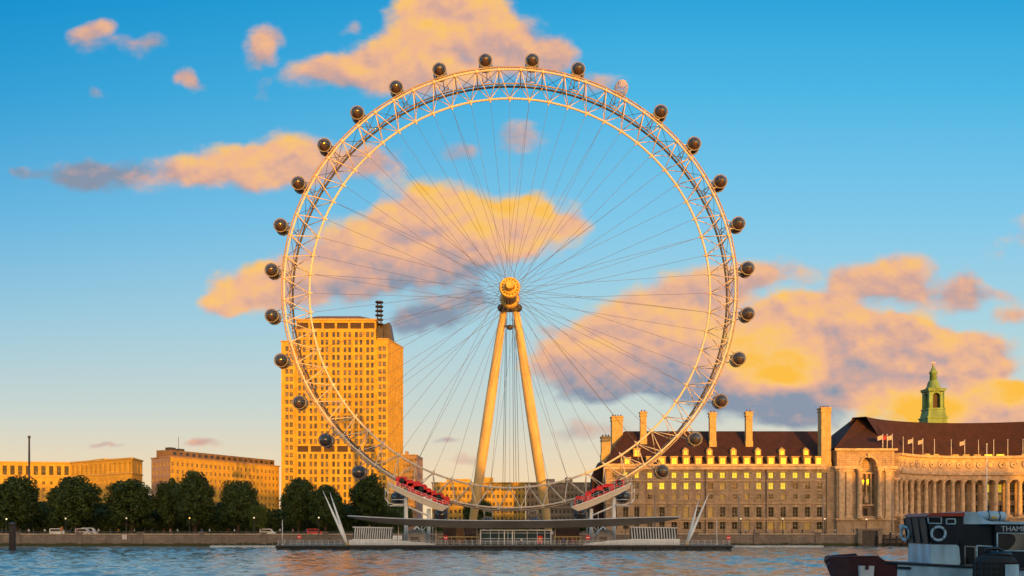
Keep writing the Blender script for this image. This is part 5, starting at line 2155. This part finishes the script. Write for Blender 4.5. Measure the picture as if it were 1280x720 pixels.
# ================================================================== TREES
def tree_mesh(seed, leaf, n_leaf=14000, hh=1.0):
    """unit tree ~ 20 m tall, 15 m wide: returns crown mesh and trunk mesh at the origin"""
    rg = random.Random(seed)
    tk = MB()
    tk.path([(0, 0, 0), (.1, 0, 2.2), (-.1, .1, 5), (.1, 0, 9), (0, 0, 13)], [.62, .46, .4, .3, .12], 9)
    clumps = []
    for i in range(58):
        # golden spiral over an egg shaped crown, pushed in and out at random
        f = (i + .5) / 58
        cz = 1 - 2 * f
        a = i * 2.39996 + rg.uniform(-.4, .4)
        k = math.sqrt(1 - cz * cz)
        dd = rg.uniform(.55, .9)
        x_, y_ = 6.1 * k * dd * math.cos(a), 6.1 * k * dd * math.sin(a)
        clumps.append((Vector((x_, y_, 10.4 + 8.0 * cz * dd + rg.uniform(-.5, .5))), rg.uniform(1.45, 2.3)))
    rg.shuffle(clumps)
    for c, r_ in clumps[:16]:
        mid = Vector((c.x * .45, c.y * .45, c.z * .62))
        tk.path([(0, 0, max(2.2, c.z * .35)), mid, c], [.26, .17, .06], 6)
    cr = MB()
    for i in range(n_leaf):
        c, r_ = clumps[i % len(clumps)]
        d = Vector((rg.gauss(0, 1), rg.gauss(0, 1), rg.gauss(0, 1))).normalized()
        p = c + d * r_ * (rg.random() ** .33) * Vector((1, 1, .85)).length / 1.65
        s_ = rg.uniform(.22, .48)
        nrm = (d + Vector((rg.gauss(0, .6), rg.gauss(0, .6), rg.gauss(0, .6) + .3))).normalized()
        a = nrm.orthogonal().normalized()
        b = nrm.cross(a)
        th = rg.uniform(0, PI)
        a, b = a * math.cos(th) + b * math.sin(th), b * math.cos(th) - a * math.sin(th)
        cr.face([p - a * s_, p - b * s_ * .62, p + a * s_, p + b * s_ * .62 + nrm * s_ * .2])
    me = bpy.data.meshes.new('crown')
    me.from_pydata([tuple(p) for p in cr.v], [], cr.f)
    me.materials.append(M[leaf])
    me.update()
    return me, tk.mesh('trunk', 'bark')


TM = [tree_mesh(100 + i, 'leaf_dark') for i in range(5)]
TL = tree_mesh(300, 'leaf_light', 5000)


def plant_tree(px, pytop, wpx, Y, label, k=None, light=False, rz=0.0):
    x_ = (px - 640) * Y / F
    h = CZ + (HY - pytop) * Y / F - 3.0
    w = wpx * Y / F
    t = thing('broadleaf_tree', (x_, Y, 3.0), label, 'tree', 'trees along the embankment')
    cm, tm = TL if light else TM[k]
    for me, nm in ((cm, 'crown'), (tm, 'trunk')):
        o = bpy.data.objects.new(nm, me)
        COL.objects.link(o)
        o.parent = t
        o.scale = (w / 14.6, w / 14.6, h / 19.8)
        o.rotation_euler = (0, 0, rz)


plant_tree(20, 587, 72, 280, 'dark broad tree behind the timber pile, leftmost', 0, rz=.3)
plant_tree(94, 587, 72, 280, 'dark round tree, second from the left picture edge', 1, rz=1.2)
plant_tree(164, 592, 68, 280, 'dark tree before the pink end wall of the stepped block', 2, rz=2.2)
plant_tree(213, 593, 42, 283, 'narrow dark tree tucked left of the tall pointed tree', 3, rz=.7)
plant_tree(244, 583, 58, 278, 'tall pointed dark tree before the long sunlit front', 4, rz=3.0)
plant_tree(298, 593, 56, 280, 'dark tree just left of the small light green tree', 0, rz=4.1)
plant_tree(323, 626, 32, 272, 'small light green tree left of the tall tower', 0, light=True)
plant_tree(373, 590, 50, 280, 'dark round tree before the left edge of the tower', 2, rz=5.2)
plant_tree(407, 599, 54, 277, 'dark low tree behind the leaning masts', 1, rz=3.6)
plant_tree(461, 586, 58, 282, 'dark tall tree beside the gantry and tower corner', 3, rz=2.5)
plant_tree(597, 619, 44, 330, 'dark tree behind the left wheel leg', 4, rz=1.0)
plant_tree(497, 622, 46, 300, 'low dark tree behind the gantry on the tower side', 0, rz=2.0)
plant_tree(727, 640, 24, 300, 'small dark tree left of the old hall', 1, rz=2.9)
for i, (px, pyt, w) in enumerate(((-30, 600, 70), (56, 622, 52), (130, 625, 52), (190, 628, 48), (272, 625, 50), (432, 625, 54))):
    plant_tree(px, pyt, w, 300, ['dark tree cut by the left picture edge, further back', 'low dark tree filling the gap between the two leftmost trees',
                                 'low dark tree filling the gap before the pink end wall', 'low dark tree in the gap left of the narrow tree',
                                 'low dark tree in the gap right of the tall pointed tree', 'low dark tree in the gap left of the gantry'][i], i % 5, rz=i * 1.3)


def hedge(x0_, x1_, y0_, h, label, n_):
    t = thing('hedge', ((x0_ + x1_) / 2, y0_, 3.0), label, 'hedge', 'hedges behind the river wall')
    rg = random.Random(int(x0_))
    mb = MB()
    for i in range(n_):
        p = Vector((rg.uniform(x0_, x1_), y0_ + rg.uniform(-1.2, 1.2), 3 + h * (rg.random() ** .8) * (.8 + .25 * math.sin(rg.random() * 9))))
        nrm = Vector((rg.gauss(0, .7), -1, rg.gauss(.4, .5))).normalized()
        a = nrm.orthogonal().normalized()
        b = nrm.cross(a)
        s_ = rg.uniform(.35, .65)
        mb.face([p - a * s_, p - b * s_ * .6, p + a * s_, p + b * s_ * .6])
    me = bpy.data.meshes.new('leaves')
    me.from_pydata([tuple(p - Vector(t.location)) for p in mb.v], [], mb.f)
    me.materials.append(M['leaf_dark'])
    o = bpy.data.objects.new('leaves', me)
    COL.objects.link(o)
    o.parent = t
    mb = MB()
    for i in range(int((x1_ - x0_) / 2)):
        xx = x0_ + 1 + i * 2
        mb.tube((xx, y0_, 3), (xx + .2, y0_, 3 + h * .7), .1, .05, 5)
    part(mb, 'stems', 'bark', t)


hedge(-190, -72, 292, 8.0, 'long dark hedge under the left row of trees', 22000)
hedge(-74, -34, 291, 8.0, 'dark hedge under the trees before the tower', 8000)
hedge(-36, 26, 340, 5.0, 'green hedge bank seen between the wheel legs', 5000)


# ================================================================== PEOPLE
def person_mesh(seed, top, legs, hair='cloth_hair', arm=0):
    """standing figure as one skinned surface, 1.72 m; torso, legs and head coloured by height"""
    rg = random.Random(seed)
    sw = rg.uniform(.02, .12)
    V = [(0, 0, .95), (0, 0, 1.15), (0, .0, 1.40), (0, 0, 1.50), (0, -.02, 1.62), (0, -.02, 1.70),
         (.10, 0, .90), (.11, -sw, .50), (.11, sw * .3, .08), (.11, -.13, .04),
         (-.10, 0, .90), (-.11, sw, .50), (-.11, sw * .8, .08), (-.11, -.1, .04),
         (.19, 0, 1.40), (.25, .03, 1.13), (.24, -.08, .90), (.24, -.11, .80),
         (-.19, 0, 1.40), (-.25, .03, 1.13), (-.24, -.06, .90), (-.24, -.09, .80)]
    if arm:
        V[20], V[21] = (-.22, -.26, 1.22), (-.2, -.34, 1.28)
    E = [(0, 1), (1, 2), (2, 3), (3, 4), (4, 5), (0, 6), (6, 7), (7, 8), (8, 9), (0, 10), (10, 11), (11, 12), (12, 13), (2, 14), (14, 15), (15, 16), (16, 17), (2, 18), (18, 19), (19, 20), (20, 21)]
    RAD = [.15, .14, .16, .06, .10, .085, .10, .07, .05, .045, .10, .07, .05, .045, .07, .05, .04, .035, .07, .05, .04, .035]
    me = bpy.data.meshes.new('body')
    me.from_pydata(V, E, [])
    ob = bpy.data.objects.new('tmp', me)
    COL.objects.link(ob)
    md = ob.modifiers.new('skin', 'SKIN')
    for i, r_ in enumerate(RAD):
        sv = me.skin_vertices[0].data[i]
        sv.radius = (r_, r_ * (.75 if i < 3 else 1))
        sv.use_root = (i == 0)
    sd = ob.modifiers.new('sub', 'SUBSURF')
    sd.levels = sd.render_levels = 1
    dg = bpy.context.evaluated_depsgraph_get()
    out = bpy.data.meshes.new_from_object(ob.evaluated_get(dg))
    bpy.data.objects.remove(ob)
    out.name = 'person'
    out.materials.clear()
    for m_ in (top, legs, 'cloth_skin', hair):
        out.materials.append(M[m_])
    for p in out.polygons:
        z = p.center.z
        ax_ = abs(p.center.x)
        p.material_index = 3 if z > 1.66 or (z > 1.58 and p.center.y > .03) else 2 if z > 1.47 else 2 if (z < .86 and ax_ > .185) else 0 if z > .95 else 1
        p.use_smooth = True
    return out


PM = {}


def person(px, Y, z, label, top='cloth_grey', legs='cloth_denim', rz=0.0, arm=0):
    k = (top, legs, arm)
    if k not in PM:
        PM[k] = person_mesh(len(PM), top, legs, arm=arm)
    o = bpy.data.objects.new('person', PM[k])
    COL.objects.link(o)
    o.location = ((px - 640) * Y / F, Y, z)
    o.rotation_euler = (0, 0, rz)
    tag(o, label, 'person', 'people on the far bank')


PZ = 3.06
for px, top, lab in ((2, 'blue', 'person in blue at the rail, leftmost, beside the timber pile'), (36, 'white', 'person in white at the rail below the tall dark pole'),
                     (42, 'grey', 'person in grey just right of the tall dark pole'), (56, 'white', 'person in pale top between the first two lamps'),
                     (88, 'blue', 'person in blue just right of the second wall lamp'), (97, 'red', 'person in red right of the second wall lamp'),
                     (138, 'grey', 'person in grey left of the third wall lamp'), (168, 'white', 'person in white just right of the third wall lamp'),
                     (181, 'black', 'person in black right of the third wall lamp'), (205, 'red', 'person in red below the narrow dark tree'),
                     (213, 'pink', 'person in pink below the narrow dark tree'), (222, 'white', 'person in white just left of the amber lamp'),
                     (252, 'blue', 'person in blue right of the amber lamp'), (286, 'red', 'person in red between the amber lamp and light green tree'),
                     (293, 'white', 'person in white left of the small light green tree'), (366, 'pink', 'person in pink behind the round red sign'),
                     (905, 'grey', 'person in grey before the hall, left of the middle pole'), (943, 'blue', 'person in blue before the hall, right of the middle pole'),
                     (960, 'white', 'person in white before the hall near a drainpipe'), (990, 'red', 'person in red before the hall near its right end'),
                     (1003, 'black', 'person in black before the hall near its right end'), (1044, 'white', 'person in white right of the tallest chimney line')):
    person(px, 263 + random.uniform(-.8, 4), PZ + .35, lab, 'cloth_' + top, random.choice(['cloth_denim', 'cloth_black', 'cloth_grey']), random.uniform(-1.5, 1.5), random.random() < .3)
for px, top, lab in ((25, 'grey', 'person in grey between the timber pile and the tall dark pole'), (123, 'white', 'person in white midway between the second and third lamps'),
                     (148, 'orange', 'person in orange just left of the pinkish wall notice'), (190, 'blue', 'person in blue between the third lamp and narrow tree'),
                     (262, 'white', 'person in white right of the tall pointed tree trunk'), (308, 'black', 'person in black just left of the light green tree lamp'),
                     (350, 'white', 'person in white behind the upright pole at the left pontoon end'), (383, 'blue', 'person in blue left of the leaning masts'),
                     (932, 'white', 'person in white just right of the middle hall lamp'), (968, 'orange', 'person in orange before the hall, left of its second lamp'),
                     (1016, 'grey', 'person in grey before the hall, left of its third lamp'), (1067, 'blue', 'person in blue left of the dark landing gate')):
    person(px, 262 + random.uniform(0, 3), PZ + .4, lab, 'cloth_' + top, random.choice(['cloth_denim', 'cloth_black', 'cloth_grey']), random.uniform(-1.5, 1.5), random.random() < .3)
# on the gantries and the pier
for px, Y, py, lab, top in ((505.5, 238.0, 606.5, 'worker in white on the tower side gantry among the drives', 'white'), (537, 238.0, 619, 'worker in black on the tower side gantry', 'black'),
                            (762, 237.6, 609.5, 'worker in white on the hall side gantry', 'white'), (772, 237.4, 605.5, 'worker in grey higher on the hall side gantry', 'grey')):
    person(px, Y, CZ + (HY - (py + 8)) * Y / F, lab, 'cloth_' + top, 'cloth_denim', 0.3, 1)
for px, lab, top in ((524, 'person in grey on the pontoon under the tower side gantry', 'grey'), (606, 'person in dark clothes inside the kiosk front', 'black'),
                     (652, 'person in white before the kiosk glass', 'white'), (705, 'person in blue before the brown screen', 'blue'), (716, 'person in red before the brown screen', 'red')):
    person(px, 220.2, zd, lab, 'cloth_' + top, 'cloth_black', random.uniform(-1, 1))


# ------------------------------------------------------------------ parked vehicles behind the wall
def van(px, label, col, h=2.1, Y=272):
    x_ = (px - 640) * Y / F
    t = thing('parked_van', (x_, Y, 3.06), label, 'van', 'vehicles behind the river wall')
    o_ = Vector((x_, Y, 3.06))
    pr = [(-2.3, .45), (2.2, .45), (2.3, .9), (2.15, 1.05), (1.5, 1.2), (.9, h - .1), (.5, h), (-2.1, h), (-2.3, h - .25)]
    mb = MB()
    mb.prism([o_ + Vector((a, -.85, b)) for a, b in pr], (0, 1.7, 0))
    bd = part(mb, 'body', col, t)
    mb = MB()
    mb.prism([o_ + Vector((a, -.875, b)) for a, b in ((-2.0, 1.25), (1.3, 1.25), (.8, h - .2), (-2.0, h - .2))], (0, .02, 0))
    part(mb, 'side_window', 'dark_glass', t)
    for a in (-1.4, 1.4):
        for b in (-.87, .67):
            mb = MB()
            mb.lathe(o_ + Vector((a, b, .34)), [(.2, 0), (.34, .02), (.34, .18), (.2, .2)], 14, 0, AX)
            part(mb, 'wheel', 'rubber', t)


van(73, 'white parked van just left of the second wall lamp', 'white_paint')
van(105, 'pale grey parked van right of the second wall lamp', 'grey_panel')
van(112.5, 'white parked van behind the pale grey one', 'white_paint', 2.3, 276)
van(335, 'white parked van right of the small light green tree', 'white_paint', 2.0)
van(394, 'dark red parked van behind the leaning masts', 'red_paint', 2.0)

# stalls and notice boards on the promenade
for px, py, w_, h_, m_, lab in ((77, 661, 3.2, 5.5, 'orange_panel', 'orange information board under the second tree'), (155.5, 671.5, 6, 6.0, 'pale_lattice', 'pinkish square notice on the river wall below the third lamp')):
    Y = 264 if py < 665 else 259.3
    c = W(px, py, Y)
    mb = MB()
    w2, h2 = w_ * Y / F / 2, h_ * Y / F / 2
    mb.box(c.x - w2, c.x + w2, Y, Y + .12, c.z - h2, c.z + h2)
    if py < 665:
        mb.tube((c.x, Y + .06, 3.06), (c.x, Y + .06, c.z - h2), .06, n=6)
    else:
        for s_ in (-1, 1):
            mb.box(c.x + s_ * w2 * .7 - .08, c.x + s_ * w2 * .7 + .08, Y + .121, 260.0, c.z - .1, c.z + .1)
    solo(mb, 'notice_sign', m_, lab, 'sign', at=(c.x, Y, c.z - h2))

# ================================================================== BOAT
BA = R(4.0)
BO = Vector(((1150 - 640) * 46 / F, 46.0, 0.0))
boat = bpy.data.objects.new('passenger_boat', None)
boat.location = BO
boat.rotation_euler = (0, 0, -BA)
COL.objects.link(boat)
tag(boat, 'navy and white river boat with maroon bow and red wheelhouse roof, near right', 'boat')
cA, sA = math.cos(BA), math.sin(BA)


def B(px, py, t=0.0):
    """local boat coordinates (along, across, up) of what the photograph shows at (px, py) on the vertical plane t"""
    k = (px - 640) / F
    ox, oy = BO.x + t * sA, BO.y + t * cA
    s_ = (oy * k - ox) / (cA + k * sA)
    Yw = oy - s_ * sA
    return Vector((s_, t, CZ + (HY - py) * Yw / F))


def bpart(mb_, name, mats, parent=None):
    me = mb_.mesh(name, mats)
    o = bpy.data.objects.new(name, me)
    COL.objects.link(o)
    o.parent = parent or boat
    return o


def bpoly(mb_, pts, t, thick, mi=0):
    mb_.prism([B(a, b, t) for a, b in pts], (0, thick, 0), mi)


CT = 1.7
# hull: near side outline from the photograph, breadth tapering to the stem
sheer = [(1031.5, 702.5), (1038, 697), (1060, 696.6), (1097, 696), (1106, 702.6), (1122, 704), (1160, 705.8), (1220, 709), (1300, 712), (1420, 714)]
half = [.05, .45, 1.15, 1.85, 1.95, 2.1, 2.2, 2.25, 2.25, 2.2]
rows = []
for (a, b), hb in zip(sheer, half):
    q0 = B(a, b, CT - hb)
    zt_ = q0.z
    st = q0.x
    rake = max(0, .9 - hb * .45)
    cs = []
    for f, kk_ in ((0, 1.0), (.12, .97), (.45, .9), (.75, .8), (1, .55)):
        cs.append((st + rake * 2.2 * f, CT - hb * kk_, zt_ - f * (zt_ + .7)))
    cs2 = [(p[0], 2 * CT - p[1], p[2]) for p in cs][::-1]
    rows.append([Vector(p) for p in cs + cs2])
mb = MB()
mb.grid(rows, 0, smooth=False)
for i in range(len(mb.f)):
    c = sum((mb.v[k] for k in mb.f[i]), Vector()) / 4
    mb.m[i] = 1 if c.x < B(1118, 706, CT - 2).x else 0
mb.face(rows[-1])
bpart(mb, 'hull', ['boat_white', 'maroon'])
mb = MB()
dk = [[r_[0] + Vector((0, .02, -.25 if i < 5 else -.04)), r_[-1] + Vector((0, -.02, -.25 if i < 5 else -.04))] for i, r_ in enumerate(rows)]
mb.grid(dk, 0, smooth=False)
bpart(mb, 'deck', 'steel_grey')
mb = MB()
mb.path([r_[0] + Vector((0, -.03, 0)) for r_ in rows[4:]], .07, 8)
bpart(mb, 'gunwale', 'boat_navy')
mb = MB()
mb.path([r_[0] + Vector((0, 0, .02)) for r_ in rows[:5]], .05, 8)
mb.path([r_[-1] + Vector((0, 0, .02)) for r_ in rows[:5]], .05, 8)
bpart(mb, 'bulwark_cap', 'maroon')
mb = MB()
t0 = CT - 2.16
bpoly(mb, [(1121, 708), (1138, 708.6), (1139.5, 710.2), (1138.5, 712), (1122, 711)], t0 - .02, .2)
bpart(mb, 'mooring_pocket', 'boat_navy')
mb = MB()
bpoly(mb, [(1075, 707.5), (1093, 707.5), (1092, 722), (1076, 722)], CT - 1.95, .3)
bpoly(mb, [(1082, 707), (1086, 707), (1086, 712), (1082, 712)], CT - 2.0, .04, 1)
bpart(mb, 'anchor_plate', ['grey_panel', 'maroon'])

# wheelhouse
wF, wN_ = 3.1, 0.0
top_l, top_r = (1159, 645.5), (1204, 645.5)
mb = MB()
side = [(1164, 680.5), (1198, 682), (1204, 668), (1204, 645.5), (1159, 645.5)]
mb.prism([B(a, b, 0) for a, b in side], (0, wF, 0))
wh = bpart(mb, 'wheelhouse', 'boat_navy')
mb = MB()
low = [(1146.5, 704.6), (1199, 707.2), (1200.5, 703), (1199, 683.5), (1196, 681), (1164, 680.6), (1141, 680.3)]
lowp = [(1163.5, 705.2), (1199, 707.2), (1200.5, 703), (1199, 683.5), (1196, 681), (1164.2, 680.6)]
P_ = [B(a, b, -.02) for a, b in lowp]
mb.prism(P_, (0, wF + .04, 0))
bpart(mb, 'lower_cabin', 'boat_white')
# slanted windscreen, proud of the front
mb = MB()
f0, f1 = B(1164, 680.5, 0), B(1159, 645.8, 0)
d_ = Vector((-.05, 0, .03))
q_ = [f0 + d_ + Vector((0, .06, .05)), f0 + d_ + Vector((0, wF - .06, .05)), f1 + d_ + Vector((0, wF - .06, -.1)), f1 + d_ + Vector((0, .06, -.1))]
mb.prism(q_, (-.03, 0, 0))
for k in range(4):
    y0 = .04 + (wF - .14) * k / 3
    a, b = f0 + Vector((-.1, y0, .03)), f1 + Vector((-.1, y0, -.05))
    mb.tube(a, b, .035, n=5, mi=1)
bpart(mb, 'windscreen', ['screen_glass', 'boat_navy'], wh)
mb = MB()
r0_ = B(1143, 644.9, 0)
mb.prism([B(1157, 645.4, -.15), B(1206, 645.4, -.15), B(1206, 640.6, -.15), B(1164, 641.3, -.15)], (0, wF + .2, 0))
bpart(mb, 'wheelhouse_roof', 'boat_roof_red', wh)


def bwin(pts, name, t=0.0, parent=None, frame='boat_white', pane='boat_pane'):
    mb_ = MB()
    q = [B(a, b, t - .03) for a, b in pts]
    mb_.prism(q, (0, .02, 0))
    n_ = len(q)
    for i in range(n_):
        mb_.tube(q[i], q[(i + 1) % n_], .035, n=6, mi=1)
    return bpart(mb_, name, [pane, frame], parent)


bwin([(1160.5, 654), (1176.5, 654.6), (1176.5, 646.2), (1159.6, 645.9)], 'side_window', parent=wh)
bwin([(1183, 655), (1194, 655), (1194, 648.6), (1183, 648.6)], 'side_window', parent=wh)


def lifebuoy(c, ax, r_, name_parent, label=None):
    t = MB()
    a = Vector(ax).orthogonal().normalized()
    b = Vector(ax).cross(a).normalized()
    for k in range(32):
        a0, a1 = 2 * PI * k / 32, 2 * PI * (k + 1) / 32
        pts = [c + (a * math.cos(x_) + b * math.sin(x_)) * r_ for x_ in (a0, a1)]
        t.tube(pts[0], pts[1], r_ * .2, n=8, mi=1 if k % 8 == 0 else 0, caps=False)
    o = bpart(t, 'lifebuoy', ['boat_white', 'cloth_grey'])
    return o


lifebuoy(B(1173, 667, -.1), (0, 1, 0), .34, wh)
lifebuoy(f0.lerp(f1, .38) + Vector((-.2, wF * .93, 0)), (1, .25, 0), .36, wh)
mb = MB()
mb.ball(f0.lerp(f1, .62) + Vector((-.25, wF * .98, 0)), .16, 10)
bpart(mb, 'searchlight', 'canister')
# aft of the wheelhouse: navy cabin side with a door, pale coaming, saloon with the name board
mb = MB()
bpoly(mb, [(1200.6, 708), (1244, 710), (1244, 655.2), (1200.6, 655.2)], .12, 2.9)
bpart(mb, 'cabin_side', 'boat_navy')
mb = MB()
bpoly(mb, [(1204.6, 655.1), (1246, 655.1), (1240, 652), (1232, 650), (1226, 646.2), (1222, 640), (1204.6, 639.5)], .1, 2.8)
bpart(mb, 'coaming', 'boat_white')
bwin([(1206, 706), (1219, 707), (1219, 683.5), (1206, 683)], 'door', .12, frame='steel_grey')
bwin([(1221, 706), (1240, 707), (1240, 683), (1221, 682)], 'door', .12, frame='boat_white')
mb = MB()
bpoly(mb, [(1243.2, 722), (1420, 726), (1420, 655), (1243.2, 652)], -.05, 3.2)
sal = bpart(mb, 'saloon', 'boat_navy')
mb = MB()
bpoly(mb, [(1228, 655), (1420, 656.5), (1420, 653.2), (1240, 651.8)], -.2, 3.4)
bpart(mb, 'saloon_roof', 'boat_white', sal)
mb = MB()
bpoly(mb, [(1243.8, 666.2), (1420, 668), (1420, 657), (1243.8, 654.8)], -.12, .05)
nb_ = bpart(mb, 'name_board', 'boat_navy', sal)
cu = bpy.data.curves.new('lettering', 'FONT')
cu.body = 'THAMES'
cu.size = .37
cu.extrude = .008
cu.space_character = 0.98
tob = bpy.data.objects.new('tmp', cu)
COL.objects.link(tob)
dg = bpy.context.evaluated_depsgraph_get()
tme = bpy.data.meshes.new_from_object(tob.evaluated_get(dg))
bpy.data.objects.remove(tob)
tme.materials.clear()
tme.materials.append(M['cream_letter'])
to = bpy.data.objects.new('lettering', tme)
COL.objects.link(to)
to.parent = sal
to.location = B(1251.5, 664.0, -.14)
to.rotation_euler = (R(90), 0, 0)
for a, b in ((1246.5, 1300), (1304, 1370)):
    bwin([(a, 688.5), (b, 689), (b, 666.8), (a, 666)], 'saloon_window', -.06, sal, pane='grey_glass')
# liferaft canisters on the roof rack
for (a, b, t_) in ((1222, 1257, .4), (1226, 1252, 1.9)):
    p0, p1 = B(a, 645, t_ + .3), B(b, 646, t_ + .3)
    mb = MB()
    mb.path([p0, p0.lerp(p1, .06), p0.lerp(p1, .5), p0.lerp(p1, .94), p1], [.12, .25, .28, .25, .12], 14)
    for f in (.33, .72):
        c = p0.lerp(p1, f)
        mb.path([p0.lerp(p1, f - .012), p0.lerp(p1, f + .012)], .295, 14, mi=1)
    raft = bpart(mb, 'liferaft_canister', ['canister', 'boat_navy'])
    mb = MB()
    c = p0.lerp(p1, .55)
    mb.box(c.x - .2, c.x + .05, c.y - .32, c.y - .275, c.z - .12, c.z - .02)
    bpart(mb, 'label_plate', 'yellow_paint', raft)
mb = MB()
for t_ in (.35, 1.2, 2.1):
    mb.tube(B(1216, 651, t_), B(1262, 651.6, t_), .04, n=6)
for px in (1216, 1235, 1260):
    mb.tube(B(px, 651.2, .35), B(px, 651.2, 2.1), .04, n=6)
mb.tube(B(1214, 641, .3), B(1220, 651, .3), .03, n=6)
bpart(mb, 'roof_rack', 'boat_navy')

# big black fender hung between the boat and the quay
fc = BO + Vector((cA * B(1244, 700, -1.5).x - sA * 1.5, 0, 0))
Yf = 43.2
c = W(1244.5, 720, Yf)
fd = thing('rubber_fender', (c.x, Yf, 0), 'black ribbed rubber fender with pale label beside the boat, bottom right corner', 'fender')
rr = 24.5 * Yf / F
mb = MB()
zt_ = W(0, 694, Yf).z
prof = [(rr * .9, -.6), (rr, 0)]
z = .2
while z < zt_ - .35:
    prof += [(rr, z), (rr * .97, z + .03), (rr * .97, z + .09), (rr, z + .12)]
    z += .28
prof += [(rr * .98, zt_ - .3), (rr * .86, zt_ - .1), (rr * .6, zt_)]
mb.lathe((c.x, Yf, 0), prof, 28)
for k in range(14):
    a = 2 * PI * k / 14
    x_, y_ = c.x + math.cos(a) * rr * 1.0, Yf + math.sin(a) * rr * 1.0
    mb.tube((x_, y_, -.4), (x_, y_, zt_ - .35), .05, n=5)
part(mb, 'body', 'rubber', fd)
mb = MB()
mb.lathe((c.x + .15, Yf, zt_ - .02), [(rr * .62, 0), (rr * .62, .12), (rr * .5, .2)], 20)
mb.path([(c.x - .5, Yf, zt_ + .1), (c.x - .45, Yf, zt_ + .3), (c.x + .1, Yf, zt_ + .33), (c.x + .45, Yf, zt_ + .1)], .09, 8)
part(mb, 'cap', 'boat_navy', fd)
mb = MB()
rows = []
for k in range(9):
    a = R(-95 + 50 * k / 8)
    x_, y_ = c.x + math.cos(a) * (rr + .075), Yf + math.sin(a) * (rr + .075)
    rows.append([(x_, y_, W(0, 735, Yf).z), (x_, y_, W(0, 704.5, Yf).z)])
mb.grid(rows)
mb.grid([[(p[0] + .0, p[1] + .02, p[2]) for p in r_] for r_ in rows])
part(mb, 'label_plate', 'boat_white', fd)
print('objects', len(bpy.data.objects))
